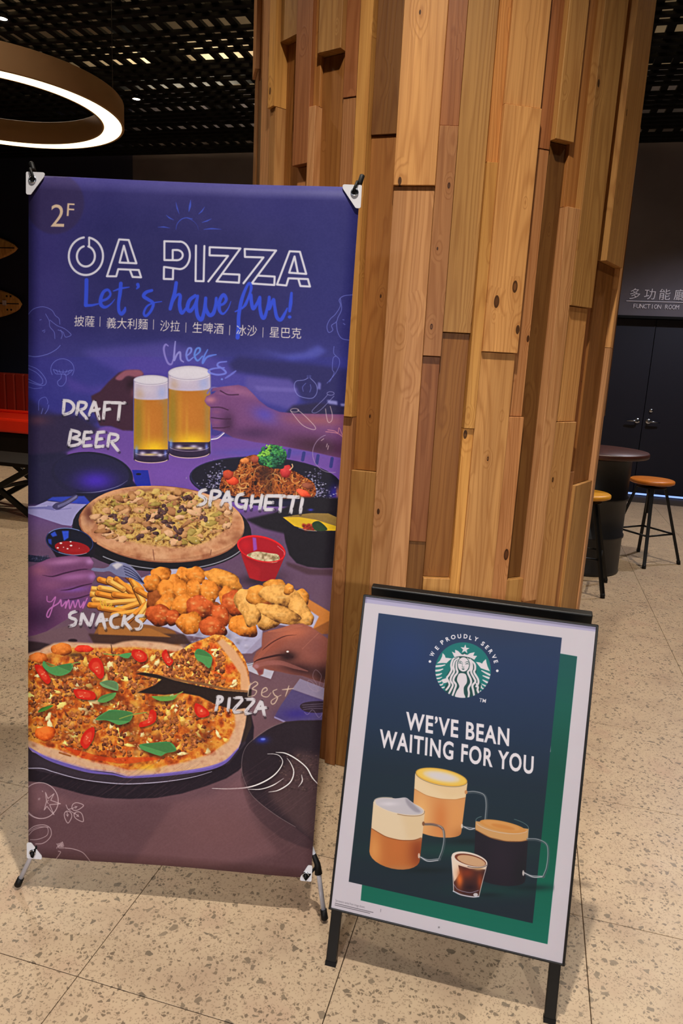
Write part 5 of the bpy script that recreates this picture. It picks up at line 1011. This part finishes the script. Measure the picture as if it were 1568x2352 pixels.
def letters(name, st, w, org, m, par_, hgt, bold=0.):
    """raised lettering on the back wall, every character its own part: total width w from org"""
    pitch = w/len(st)
    for i, chh in enumerate(st):
        if chh == ' ': continue
        tr, (x0, x1) = glyphs(chh, bold); y0 = tr[:, 1].min(); sc = hgt/(tr[:, 1].max()-y0); ctr_ = (x0+x1)/2; b = MB()
        if (x1-x0)*sc > pitch*.92: kx = pitch*.92/(x1-x0)
        else: kx = sc
        v = [org+U*(pitch*(i+.5)+(x-ctr_)*kx)+Z_*((y-y0)*sc) for x, y in tr]; n = len(v)//3
        vs = v+[p-V*.006 for p in v]; fs = [(3*i_, 3*i_+1, 3*i_+2) for i_ in range(n)]+[(len(v)+3*i_+2, len(v)+3*i_+1, len(v)+3*i_) for i_ in range(n)]
        for i_ in range(n):
            for a, c in ((0, 1), (1, 2), (2, 0)): fs.append((3*i_+a, 3*i_+c, len(v)+3*i_+c, len(v)+3*i_+a))
        b.add(vs, fs); par(b.build(name, m, recalc=False), par_)
def par(o, p): o.parent = p; o.matrix_parent_inverse = Matrix.Translation(p.location).inverted(); return o
sg = empty('room_sign', uv(1.27, WALLV-.004, 2.34)); sg['label'] = 'pale raised Chinese characters over FUNCTION ROOM on the grey wall above the doors'; sg['category'] = 'sign'
letters('character', '多功能廳', .665, uv(.95, WALLV-.002, 2.395), M['wlet'], sg, .125)
par(MB().box(uv(1.275, WALLV-.004, 2.372), (.66, .008, .008), ZU).build('underline', M['wlet']), sg)
letters('letter', 'FUNCTION ROOM', .52, uv(1.025, WALLV-.002, 2.29), M['wlet'], sg, .05)

# ---------------------------------------------------------------- ceiling: black open grille under a pale plenum
ce = MB().box(uv(-2, 2, HC+.85), (22, 18, .05), ZU).build('ceiling', M['pale']); tag(ce, 'black open grille ceiling with pale boards showing above it', kind='structure')
MOD = .62; BH = .026
def bar(c, lu, lv, h=BH): return (c, lu, lv, h)
vofs = 5.95                                  # the wide gaps lie at vofs + k * MOD
gap = .185; bl_ = (MOD-gap-3*.083)/4
bars = []
for k in range(-13, 6):
    v0 = vofs+k*MOD+gap/2
    for i in range(4):
        vc = v0+bl_/2+i*(bl_+.083)
        if vc < WALLV-.02: bars.append(('u', vc))
ubm = MB().box((0, 0, 0), (15.6, bl_, BH)).mesh('slat', M['grille'])
for _, vc in bars:
    o = link('slat', ubm, ce, uv(-1.2, vc, HC+.02+BH/2)-Vector((0, 0, 0))); o.rotation_euler = (0, 0, YAW)
vbm = MB().box((0, 0, 0), (.066, 15.5, BH)).mesh('slat', M['grille'])
for k in range(-14, 13):
    u0 = -1.37+k*MOD
    for i in range(4):
        uc = u0+.115/2+.033+i*(.066+.08)
        if -8.9 < uc < 6.5: o = link('slat', vbm, ce, uv(uc, 1.7, HC+.021+BH*1.5)); o.rotation_euler = (0, 0, YAW)
# dark service runs above the grille
sv = MB()
for v_ in (8.2, 3.2): sv.box(uv(-1.2, v_, HC+.5), (15, .28, .12), ZU)
for u_ in (-7.2, -4.4, 2.1): sv.box(uv(u_, 2, HC+.6), (.3, 15, .1), ZU)
sv.build('duct', M['grille'], ce)

# added uplights in the void above the grille, to brighten the pale boards
for u_, v_, e_ in ((-5.6, 5.0, 60), (-2.9, 6.1, 48), (-.4, 5.2, 66), (3.2, 6.4, 95), (-4.4, 8.6, 30), (-1.2, 9.0, 36), (2.9, 9.0, 60), (-2.5, .8, 40), (-2.6, 3.4, 60)):
    sl_ = MB().box((0, 0, 0), (1.2, .09, .05)).build('added_uplight', M['grille'], ce, uv(u_, v_, HC+.22)); sl_.rotation_euler = (0, 0, YAW)
    L = bpy.data.lights.new('tube', 'AREA'); L.shape = 'RECTANGLE'; L.size = 1.2; L.size_y = .08; L.energy = e_; L.color = (1, .86, .62)  # area light added in the void to lift the boards
    lo = bpy.data.objects.new('tube', L); COL.objects.link(lo); lo.location = uv(u_, v_, HC+.25); lo.rotation_euler = (math.pi, 0, YAW)

# ---------------------------------------------------------------- lamps in the ceiling, with the added pendants and extra downlights
for i, (x, y, w, ang, bl2, rad, c, *aim) in enumerate(LAMPS):
    zl = aim[1] if aim else HC
    r = empty('added_pendant_light' if aim else 'ceiling_light', (x, y, zl))
    if aim: MB().tube([(0, 0, .2), (0, 0, HC-zl-.002)], .004, 6).build('cable', M['cable'], r); MB().lathe([(.066, -.006), (.07, .02), (.07, .17), (.03, .2), (0, .2)], 28).build('shade', M['tan'], r)
    MB().lathe([(.05, .0), (.062, 0), (.066, -.006), (.058, -.012), (.046, -.012), (.044, .02), (.0, .03)], 28).build('ring', M['black'], r)
    MB().lathe([(0, -.004), (.040, -.004), (.043, .004)], 24).build('lens', M['lens'], r)
    L = bpy.data.lights.new('spot', 'SPOT'); L.energy = w; L.color = c; L.spot_size = math.radians(ang); L.spot_blend = bl2; L.shadow_soft_size = rad
    lo = bpy.data.objects.new('spot', L); COL.objects.link(lo); lo.location = (0, 0, -.03); lo.parent = r
    if aim: lo.rotation_euler = (Vector(aim[0])-Vector((x, y, zl))).to_track_quat('-Z', 'Y').to_euler()
    if i == 3: lb_ = 'small round recessed light shining right of the ring lamp'
    elif i == 4: lb_ = 'small round recessed light at the top left, above the ring lamp'
    else: lb_ = 'small round recessed ceiling light, '+{0: 'over the gap before the two signs', 1: '', 2: '', 5: 'over the yellow bar stool', 6: 'added out of view before the double doors', 7: 'added out of view left of the wood pillar', 8: 'added out of view right of the wood pillar'}[i]
    if aim: tag(r, 'added unseen tan tube pendant lamp '+('facing the banner stand' if i == 1 else 'facing the poster sign'), 'lamp')
    else: tag(r, lb_, 'ceiling light', 'recessed ceiling lights')

# ---------------------------------------------------------------- hanging ring lamp
rc = (-2.32, 4.825, 2.9)
rl = empty('ring_lamp', rc); tag(rl, 'large round hanging ring lamp with tan sides and glowing underside', 'lamp')
MB().lathe([(.80, 0), (.80, .135), (.796, .14), (.665, .14), (.661, .135), (.661, 0), (.672, -.003), (.672, .012), (.787, .012), (.787, -.003), (.80, 0)], 96).build('shade', M['tan'], rl)
MB().lathe([(.675, .003), (.675, -.001), (.784, -.001), (.784, .003)], 96).build('diffuser', M['glow'], rl)
for a in (18, 138, 258):
    x, y = .73*math.cos(math.radians(a)), .73*math.sin(math.radians(a))
    MB().tube([(x, y, .14), (x, y, HC-2.9-.002)], .0025, 6).build('cable', M['cable'], rl)

# ---------------------------------------------------------------- round pillar clad in cedar boards, every board its own part
PC = Vector((.311, 3.094, 0)); RB = .722
pil = empty('wood_pillar', PC); tag(pil, 'thick round pillar clad in uneven vertical cedar boards, floor to ceiling', 'pillar')
MB().lathe([(.70, 0), (.70, HC+.1)], 64).build('core', M['core'], pil)
WCOL = {'t': (210, 156, 96), 'p': (206, 152, 102), 'g': (210, 156, 84), 'o': (182, 136, 78), 'b': (150, 100, 50), 'd': (116, 78, 38), 'r': (156, 100, 60), 's': (182, 128, 82), 'n': (190, 130, 70), 'k': (198, 146, 96)}
PL = [(-81.63, -72.77, [('k', 2, 4.12, 2.517), ('b', 1, 2.517, 0)]), (-72.77, -62.63, [('b', 0, 4.12, 2.476), ('d', 0.5, 2.476, 0)]), (-62.63, -55.46, [('p', 3, 4.12, 0)]), (-55.46, -52.36, [('g', 5, 4.12, 2.316), ('t', 4, 2.316, 0)]), (-52.36, -45.15, [('o', 3, 4.12, 2.512), ('b', 0, 2.512, 0)]), (-45.15, -39.61, [('r', 3.5, 4.12, 2.114), ('s', 1, 2.114, 0)]), (-39.61, -37.37, [('n', 2, 4.12, 2.283), ('p', 3.8, 2.283, 0)]), (-37.37, -30.59, [('o', 3.8, 4.12, 2.43), ('b', 0.5, 2.43, 0)]), (-30.59, -25.72, [('r', 1.5, 4.12, 2.296), ('s', 1.2, 2.296, 0)]), (-25.72, -22.54, [('g', 4.5, 4.12, 1.303), ('s', 3, 1.303, 0)]), (-22.54, -15.58, [('d', 0.9, 4.12, 2.181), ('b', 0.2, 2.181, 1.122), ('o', 2, 1.122, 0)]), (-15.58, -5.74, [('t', 3.5, 4.12, 2.026), ('p', 2.5, 2.026, 0)]), (-5.74, -1.28, [('r', 2.4, 4.12, 2.199), ('s', 3, 2.199, 1.515), ('r', 1.6, 1.515, 0.893), ('d', 1, 0.893, 0)]), (-1.28, 5.96, [('o', 1.2, 4.12, 1.593), ('b', 0, 1.593, 0.767), ('o', 2, 0.767, 0)]), (5.96, 8.77, [('n', 2, 4.12, 2.105), ('g', 3, 2.105, 1.288), ('g', 2, 1.288, 0)]), (8.77, 18.1, [('t', 2.8, 4.12, 2.268), ('t', 3.5, 2.268, 1.538), ('t', 2.3, 1.538, 0)]), (18.1, 22.86, [('r', 0.8, 4.12, 2.166), ('s', 0.6, 2.166, 1.332), ('s', 2, 1.332, 0)]), (22.86, 28.58, [('o', 3, 4.12, 2.194), ('d', 0, 2.194, 0.757), ('o', 2, 0.757, 0)]), (28.58, 33.12, [('n', 1.2, 4.12, 2.007), ('p', 3.4, 2.007, 0.672), ('s', 1, 0.672, 0)]), (33.12, 42.19, [('o', 3.6, 4.12, 1.705), ('t', 2.2, 1.705, 1.317), ('t', 3, 1.317, 0)]), (42.19, 46.77, [('s', 0.8, 4.12, 2.059), ('r', 0.4, 2.059, 1.132), ('s', 1.5, 1.132, 0)]), (46.77, 62.06, [('o', 3.2, 4.12, 1.869), ('b', 0.6, 1.869, 1.08), ('o', 2, 1.08, 0)]), (62.06, 70.1, [('b', 2, 4.12, 2.374), ('t', 3, 2.374, 1.585), ('p', 3, 1.585, 0)])]
rr_ = random.Random(5)
def board(a0, a1, off, z1, z0, key):
    am = math.radians((a0+a1)/2); R = RB+off/100.
    w = 2*R*math.tan(math.radians((a1-a0)/2))-.0012; th = R-.695
    b = .0012; z = z1-z0-.0016
    me = MB(); x = w/2; y0 = -th
    # outer face at y = -th (outwards), small chamfers on its edges
    vs = []
    for zz, ins in ((0, b), (b, 0), (z-b, 0), (z, b)):
        xx = x-ins*.6
        if ins: vs += [(-x, 0, zz), (x, 0, zz), (x, -th+b*2, zz), (xx-b, -th+b, zz), (-xx+b, -th+b, zz), (-x, -th+b*2, zz)]
        else: vs += [(-x, 0, zz), (x, 0, zz), (x, -th+b, zz), (x-b, -th, zz), (-x+b, -th, zz), (-x, -th+b, zz)]
    fs = [(5, 4, 3, 2, 1, 0), (18, 19, 20, 21, 22, 23)]+[(6*k+i, 6*k+(i+1) % 6, 6*k+6+(i+1) % 6, 6*k+6+i) for k in range(3) for i in range(6)]
    me.add(vs, fs); me = me.mesh('plank', M['wood'])
    o = link('plank', me, pil); o.location = (.695*math.sin(am), -.695*math.cos(am), z0+.0008); o.rotation_euler = (0, 0, am)
    c = WCOL[key]; f = rr_.uniform(.92, 1.07); o.color = tuple(s2l(tuple(min(255, q*f) for q in c))[:3])+(1,)
cov_ = []
for a0, a1, segs in PL:
    for key, off, z1, z0 in segs: board(a0, a1, off, z1, z0, key)
a = PL[-1][1]; end = 360+PL[0][0]
while a < end-.5:
    wdt = min(rr_.choice((3.5, 5, 7, 8.5, 10)), end-a)
    if end-a-wdt < 2.5: wdt = end-a
    z1 = 4.12
    while z1 > 0:
        z0 = z1-rr_.uniform(.7, 1.9); z0 = 0 if z0 < .4 else z0
        board(a, a+wdt, rr_.choice((0, .5, 1, 2, 3, 3.6)), z1, z0, rr_.choice('tpgobdrsnk')); z1 = z0
    a += wdt

# ---------------------------------------------------------------- frames of the two signs
def sheet_axes(yaw, tilt):
    u = Vector((math.cos(yaw), math.sin(yaw), 0)); n = Vector((-math.sin(yaw), math.cos(yaw), 0))
    v = Z_*math.cos(tilt)+n*math.sin(tilt); w = u.cross(v)      # w points towards the viewer
    return u, v, w, n
HB = [[811.830464, -4.456991, 62.739151], [22.839824, -901.650025, 1964.444654], [-0.02446, -0.064662, 1.0]]
HS = [[783.616018, 116.676108, 754.948298], [-65.129784, -892.343467, 2087.299854], [-0.134164, 0.018122, 1.0]]
T_ = np.array([[1, 0, -.01], [0, 1, -.01], [0, 0, 1.]])
img_b = make_image('banner print', paint_banner(), np.array(HB)@T_, .835, 1.81, 1350, GAIN_B)
img_p = make_image('poster print', paint_poster(), HS, .5654, .7876, 1900, GAIN_P)
M['banner'] = printed('banner_print', img_b, .6, .2); M['poster'] = printed('poster_print', img_p, .5, .22)

# ---------------------------------------------------------------- X-frame banner stand
bo = Vector((-.8151, 1.7016, .1112)); bu, bv, bw, bn = sheet_axes(-.0488, .0835)
bs = empty('banner_stand', (-.41, 1.72, 0)); tag(bs, 'tall X-frame banner stand with a blue and brown pizza restaurant print', 'banner stand')
def bp(x, y, z=0.): return bo+bu*x+bv*y+bw*z
NX, NY = 24, 54; cBL, cBR, cTR, cTL = (.0015, -.0044), (.784, .004), (.8126, 1.789), (-.0016, 1.787)
vs, uvs, fs = [], [], []
for j in range(NY+1):
    for i in range(NX+1):
        s, t = i/NX, j/NY
        x = (cBL[0]*(1-s)+cBR[0]*s)*(1-t)+(cTL[0]*(1-s)+cTR[0]*s)*t; y = (cBL[1]*(1-s)+cBR[1]*s)*(1-t)+(cTL[1]*(1-s)+cTR[1]*s)*t
        y += -.006*math.sin(math.pi*s)*(t > .98)+.004*math.sin(math.pi*s)*(t < .02)
        d = .004*math.sin(math.pi*s)*math.sin(math.pi*t)+.0015*math.sin(9*s+4*t)-.010*(abs(2*s-1)**6)*(.3+.7*t)
        vs.append(bp(x, y, d)); uvs.append(((x+.01)/.835, (y+.01)/1.81))
n_ = len(vs); vs += [v-bw*.0012 for v in vs]
for j in range(NY):
    for i in range(NX):
        a = j*(NX+1)+i; fs.append((a, a+1, a+NX+2, a+NX+1))
k_ = len(fs); fs += [(d+n_, c+n_, b+n_, a+n_) for a, b, c, d in fs]
edge = [i for i in range(NX)]
for i in range(NX): fs += [(i, n_+i, n_+i+1, i+1), (NY*(NX+1)+i, NY*(NX+1)+i+1, n_+NY*(NX+1)+i+1, n_+NY*(NX+1)+i)]
for j in range(NY):
    a, b = j*(NX+1), (j+1)*(NX+1); fs += [(a, b, n_+b, n_+a), (a+NX, n_+a+NX, n_+b+NX, b+NX)]
me = bpy.data.meshes.new('banner_sheet'); me.from_pydata([tuple(v) for v in vs], [], fs); me.materials.append(M['banner']); me.materials.append(M['back'])
ul = me.uv_layers.new(name='print')
for li, l in enumerate(me.loops): ul.data[li].uv = uvs[l.vertex_index % n_]
for p in me.polygons: p.use_smooth = True; p.material_index = 0 if p.index < k_ else 1
def wparent(o, p):
    o.parent = p; o.matrix_parent_inverse = Matrix.Translation(p.location).inverted(); return o
wparent(link('banner_sheet', me), bs)
def rounded(pts, r, n=5):
    out = []
    for i, p in enumerate(pts):
        p = Vector(p); a = (Vector(pts[i-1])-p).normalized(); b = (Vector(pts[(i+1) % len(pts)])-p).normalized()
        rr = r[i] if isinstance(r, (list, tuple)) else r; ang = a.angle(b); d = rr/math.tan(ang/2); d = min(d, .02)
        p0, p1 = p+a*d, p+b*d
        for k in range(n+1):
            t = k/n; out.append(tuple((p0*(1-t)+p*t)*(1-t)+(p*(1-t)+p1*t)*t))
    return out
hub = bp(.40, .93, -.075)
for (cx_, cy_, sx, sy, nm) in ((-.004, 1.793, 1, -1, 'TL'), (.817, 1.793, -1, -1, 'TR'), (-.001, -.008, 1, 1, 'BL'), (.787, -.004, -1, 1, 'BR')):
    wd_, hg = (.047, .053) if nm[0] == 'T' else ((.043, .046) if nm == 'BL' else (.032, .046))
    poly = rounded([(cx_, cy_), (cx_+sx*wd_, cy_), (cx_+sx*wd_*.96, cy_+sy*.010), (cx_+sx*.012, cy_+sy*hg), (cx_, cy_+sy*hg)], [.004, .005, .006, .006, .005])
    zoff = -.006 if nm[0] == 'T' else -.002
    ins = Vector((0, 0)); o = MB().prism(poly, .0022, bo+bw*(zoff+.001), (bu, bv, bw)).build('corner_patch', M['plate']); pc_ = wparent(o, bs)
    ex, ey = cx_+sx*.0165, cy_+sy*.0175
    e_ = MB().lathe([(.0062, 0), (.0062, .0022), (.0078, .0034), (.0095, .0022), (.0100, 0)], 24, bp(ex, ey, zoff+.0032), (bu, bv, bw)).lathe([(0, .0), (.0064, .0)], 24, bp(ex, ey, zoff+.0036), (bu, bv, bw), 1).build('eyelet', [M['chrome'], M['rubber']], recalc=False)
    e_.parent = pc_
    pc_['_'] = 0; del pc_['_']
    if nm[0] == 'T':
        h0, h1 = bp(ex+sx*.0015, ey-.001, zoff+.004), bp(ex-sx*.004 if nm == 'TL' else ex+.005, cy_+.006, zoff+.006)
        a_ = MB().tube([bp(ex, ey-.003, zoff-.004), h0, h0+bv*.008+bw*.002, h1, h1-bw*.022+bv*.004], [.003, .0034, .0036, .0036, .004], 10).build('hook', M['rubber']); wparent(a_, bs)
        xo = ex+(.0 if nm == 'TL' else .003)
        tip0, tip1 = bp(xo-sx*-.004, ey-.01, -.026), (bp(xo-sx*.014, cy_+.030, -.022) if nm == 'TL' else bp(xo+.013, cy_+.030, -.020))
        a_ = MB().tube([tip0, tip1-(tip1-tip0)*.04, tip1], [.0062, .0062, .003], 12).build('arm_tip', M['rubber']); wparent(a_, bs)
        a_ = MB().tube([hub, tip0], .0048, 10).build('arm', M['alu']); wparent(a_, bs)
    else:
        ft = Vector((-.850, 1.707, .0)) if nm == 'BL' else Vector((.012, 1.642, .0))
        J = bp(.030, .045, -.010) if nm == 'BL' else bp(.799, .040, -.014)
        dr = (ft-J).normalized(); f0 = ft-dr*(ft-J).length*.0+Vector((0, 0, .0075)); f1 = f0+(J-ft).normalized()*.028
        lg = MB().tube([hub, J+(hub-J)*.05, J, f1], .0066, 12).build('leg', M['alu']); wparent(lg, bs)
        a_ = MB().tube([f0, f0+(f1-f0)*.1, f1], [.007, .0098, .0088], 14).build('rubber_foot', M['rubber']); a_.parent = lg
        a_.matrix_parent_inverse = Matrix.Translation(bs.location).inverted()@Matrix.Translation(bs.location)
        if nm == 'BR': k1 = MB().tube([J+(hub-J)*.07, J+(J-J), J+dr*.028], [.004, .0085, .0105], 12)
        else: k1 = MB().tube([J+(hub-J)*.03, J, J+dr*.006], [.006, .0075, .0075], 12)
        a_ = k1.build('joint', M['rubber']); wparent(a_, bs)
        hx = bp(ex+sx*.001, ey, .004); a_ = MB().tube([bp(ex, ey+.004, .003), hx+bw*.004, hx-bv*.010+bw*.003, J+dr*.004], [.003, .004, .004, .0035], 10).build('hook', M['rubber']); wparent(a_, bs)
a_ = MB().bevbox(hub, (.07, .05, .03), .006, (bu, bv, bw)).build('hub', M['rubber']); wparent(a_, bs)
rf = Vector((-.36, 2.17, .008)); lg = MB().tube([hub, rf], .0052, 12).build('leg', M['alu']); wparent(lg, bs)
a_ = MB().tube([rf, rf+(hub-rf).normalized()*.03], .009, 12).build('rubber_foot', M['rubber']); a_.parent = lg

# ---------------------------------------------------------------- A-frame poster sign
so = Vector((.0198, 1.5223, .1478)); su_, sv_, sw_, sn_ = sheet_axes(-.2449, .2491); SW, SH = .5654, .7876
sb = empty('sandwich_board', (.33, 1.55, 0)); tag(sb, 'black folding sign stand with a dark blue and green coffee poster', 'sign stand')
def sp(x, y, z=0.): return so+su_*x+sv_*y+sw_*z
AX = (su_, sv_, sw_)
wparent(MB().box(sp(SW/2, SH/2, -.010), (SW-.004, SH-.004, .016), AX).build('backing_board', M['black']), sb)
me = bpy.data.meshes.new('poster'); pv = [sp(.004, .003), sp(SW-.004, .003), sp(SW-.004, SH-.003), sp(.004, SH-.003)]
pv += [p-sw_*.0015 for p in pv]
me.from_pydata([tuple(p) for p in pv], [], [(0, 1, 2, 3), (7, 6, 5, 4), (0, 4, 5, 1), (1, 5, 6, 2), (2, 6, 7, 3), (3, 7, 4, 0)]); me.materials.append(M['poster'])
ul = me.uv_layers.new(name='print'); uvp = [(.004/SW, .003/SH), (1-.004/SW, .003/SH), (1-.004/SW, 1-.003/SH), (.004/SW, 1-.003/SH)]
for li, l in enumerate(me.loops): ul.data[li].uv = uvp[l.vertex_index % 4]
wparent(link('poster', me), sb)
for c, d in (((.0028, SH/2), (.0056, SH)), ((SW-.0028, SH/2), (.0056, SH)), ((SW/2, SH-.0025), (SW, .005)), ((SW/2, .0022), (SW, .0044))):
    wparent(MB().bevbox(sp(c[0], c[1], -.006), (d[0], d[1], .019), .0012, AX).build('frame_rail', M['black']), sb)
lv = -.1478/math.cos(.2491)
for x0 in (.016, SW-.0185):
    L0 = lv+.004
    o = MB().bevbox(sp(x0, (L0+SH*.6)/2, -.026), (.026, SH*.6-L0, .015), .002, AX).build('leg', M['black']); wparent(o, sb)
    # cut level with the floor by a rubber foot
    a_ = MB().box(sp(x0, L0+.006, -.026), (.028, .012, .017), AX).build('rubber_foot', M['rubber']); a_.parent = o
top = so+sv_*SH; tb_ = -sv_; bax = Z_*math.cos(.2491)-sn_*math.sin(.2491); bw2 = bax.cross(su_)          # back frame leans the other way
tp = Vector((0, 0, 0))+so+sv_*SH+sn_*.072+Z_*.004
def kp(x, y, z=0.): return tp+su_*x-bax*y+bw2*z
AX2 = (su_, bax, su_.cross(bax))
def wbb(nm, x, y, z, d, b=.0015, mt='black'): return wparent(MB().bevbox(kp(x, y, z), d, b, AX2).build(nm, M[mt]), sb)
wbb('back_panel', SW/2, .40, .0, (SW-.05, .74, .008)); wbb('top_rail', SW/2-.001, .014, 0, (SW-.014, .028, .022), .003)
wbb('back_rail', SW/2, .775, 0, (SW-.05, .022, .018))
bl = (tp.z-.003)/math.cos(.2491)
for x0 in (.021, SW-.021):
    o = wbb('back_leg', x0, bl/2+.005, 0, (.026, bl-.014, .016)); a_ = MB().box(kp(x0, bl-.006), (.028, .012, .018), AX2).build('rubber_foot', M['rubber']); a_.parent = o
for x0 in (.06, SW-.06): wparent(MB().bevbox(sp(x0, SH-.03, -.045)+Z_*.006, (.03, .012, .06), .002, (su_, Z_, sn_)).build('hinge', M['black']), sb)

# ---------------------------------------------------------------- drum table and stools behind the pillar
dt = empty('drum_table', (1.89, 5.39, 0)); tag(dt, 'round dark red table top on a black oil drum, by the double doors', 'table')
R_ = .29; pr = [(0, .004), (R_-.03, .004), (R_-.006, .0), (R_, .012), (R_-.004, .03)]
for zc in (.29, .58): pr += [(R_-.006, zc-.022), (R_+.004, zc-.008), (R_+.004, zc+.008), (R_-.006, zc+.022)]
pr += [(R_-.004, .86), (R_, .872), (R_, .888), (R_-.014, .89), (R_-.016, .87), (0, .87)]
MB().lathe(pr, 48).build('barrel', M['drum'], dt)
MB().lathe([(0, .89), (.39, .89), (.40, .896), (.40, .922), (.394, .93), (0, .93)], 64).build('tabletop', M['ttop'], dt)
def stool(loc, rz, seatm, label):
    r = empty('bar_stool', loc, rz); tag(r, label, 'stool')
    MB().lathe([(0, .645), (.155, .645), (.170, .652), (.172, .662), (.170, .674), (.160, .680), (0, .680)], 56).build('seat', M[seatm], r)
    MB().lathe([(0, .612), (.115, .612), (.115, .620), (.03, .622), (.03, .645), (0, .645)], 28).build('seat_plate', M['black'], r)
    MB().lathe([(0, .40), (.021, .40), (.021, .56), (.030, .56), (.030, .625), (0, .625)], 20).tube([(0, 0, .545), (.11, 0, .60)], .006, 8).build('spindle', M['black'], r)
    P4 = []
    for k in range(4):
        a = math.pi/2*k; top_ = Vector((.105*math.cos(a), .105*math.sin(a), .618)); ft = Vector((.287*math.cos(a), .287*math.sin(a), .012))
        ax = (top_-ft).normalized(); t1 = Vector((-math.sin(a), math.cos(a), 0)); t2 = ax.cross(t1)
        MB().bevbox((top_+ft)/2, (.026, .022, (top_-ft).length), .003, (t1, t2, ax)).build('leg', M['black'], r)
        f_ = [o for o in SC.objects if o.parent == r and o.name.startswith('leg')][-1]
        MB().tube([ft-Vector((0, 0, .012)), ft+ax*.02], .0155, 10).build('foot_cap', M['rubber'], f_); P4.append(ft+(top_-ft)*(.235/.606))
    for k in range(4): MB().tube([P4[k], P4[(k+1) % 4]], .008, 8).build('footrest', M['black'], r)
    return r
stool((2.50, 5.69, 0), math.atan2(-.27, -.086), 'seat', 'bar stool with round orange seat and black legs, right of the drum table')
stool((1.69, 4.87, 0), math.atan2(-.248, .105), 'seaty', 'bar stool with round yellow seat, half hidden by the wood pillar')

# ---------------------------------------------------------------- red bench, low table and surfboards on the left
sf = empty('bench_sofa', uv(-8.2, 8.4)); tag(sf, 'long built-in bench with red seat and rust channelled back by the navy wall', 'sofa')
def ub(nm, u0, u1, v0, v1, z0, z1, mt, p, b=.01):
    o = MB().bevbox(uv((u0+u1)/2, (v0+v1)/2, (z0+z1)/2), (u1-u0, v1-v0, z1-z0), b, ZU).build(nm, M[mt]); return wparent(o, p) if p else o
ub('plinth', -10.6, -5.85, 8.06, 8.9, 0, .31, 'plinth', sf); ub('seat', -10.6, -5.85, 8.0, 8.88, .32, .51, 'sofas', sf, .03)
ub('piping', -10.6, -5.85, 8.72, 8.80, .51, .55, 'sofas', sf, .015); ub('ledge', -10.6, -5.85, 8.98, 9.49, 0, 1.03, 'plinth', sf)
x = -10.6
while x < -5.9: ub('back_cushion', x, x+.1565, 8.80, 8.975, .515, 1.07, 'sofab', sf, .022); x += .1583
lt = empty('low_table', uv(-4.9, 5.4)); tag(lt, 'low dark table on crossed black metal legs before the red bench', 'table')
ub('tabletop', -5.75, -4.02, 5.08, 5.62, .455, .49, 'plinth', lt, .006)
def xbar(a, b, w_, v_):
    a, b = uv(a[0], v_, a[1]), uv(b[0], v_, b[1]); ax = (b-a).normalized(); t1 = V; t2 = ax.cross(t1)
    wparent(MB().bevbox((a+b)/2, (.03, w_, (b-a).length), .003, (t1, t2, ax)).build('leg', M['black']), lt)
for v_ in (5.12, 5.58):
    xbar((-4.10, .45), (-4.86, .028), .05, v_); xbar((-4.80, .45), (-4.16, .028), .05, v_+.032)
wparent(MB().bevbox(uv(-4.5, 5.37, .235), (.03, .5, .03), .003, ZU).build('stretcher', M['black']), lt)
def surf(nm, tip, z, L_, hw, p_, label, fin=False):
    r = empty(nm, uv(tip-L_/2, WALLV-.06, z)); tag(r, label, 'surfboard')
    N = 40; prof = []
    for i in range(N+1):
        t = i/N; prof.append((t*L_-L_/2, hw*(math.sin(math.pi*t)**p_)))
    b = MB(); rings = []
    for x_, y_ in prof:
        y_ = max(y_, .004); ring = []
        for k in range(12):
            a = 2*math.pi*k/12; ring.append(U*x_+Z_*(y_*math.cos(a))+V*(.026*math.sin(a)*(min(1, y_/(hw*.5)))**.5))
        rings.append(ring)
    vs = [v for rg in rings for v in rg]; fs = [(i*12+k, i*12+(k+1) % 12, (i+1)*12+(k+1) % 12, (i+1)*12+k) for i in range(N) for k in range(12)]
    fs += [tuple(range(12)), tuple(N*12+k for k in range(12))]
    o = b.add(vs, fs, 0, True).build('deck', M['board'], r); o.color = s2l((236, 190, 118))
    MB().box(-V*.0275, (L_*.96, .002, .014), ZU).build('stringer', M['rubber'], r)
    if fin:
        MB().bevbox(U*(L_/2-.28)-V*.045+Z_*.008, (.055, .03, .075), .005, ZU).build('bracket', M['plate'], r)
        for du in (.25, .18):
            for dz in (.107, -.09): MB().lathe([(0, -.002), (.014, -.002), (.014, .004)], 14, U*(L_/2-du)-V*.026+Z_*dz, (U, Z_, V)).build('fin_plug', M['rubber'], r)
    return r
surf('surfboard', -7.646, 2.88, 2.1, .25, .62, 'upper wooden surfboard with pointed nose, hung flat on the navy wall')
surf('surfboard', -7.611, 2.08, 1.9, .26, .5, 'lower wooden surfboard with round end and pale bracket, on the navy wall', True)
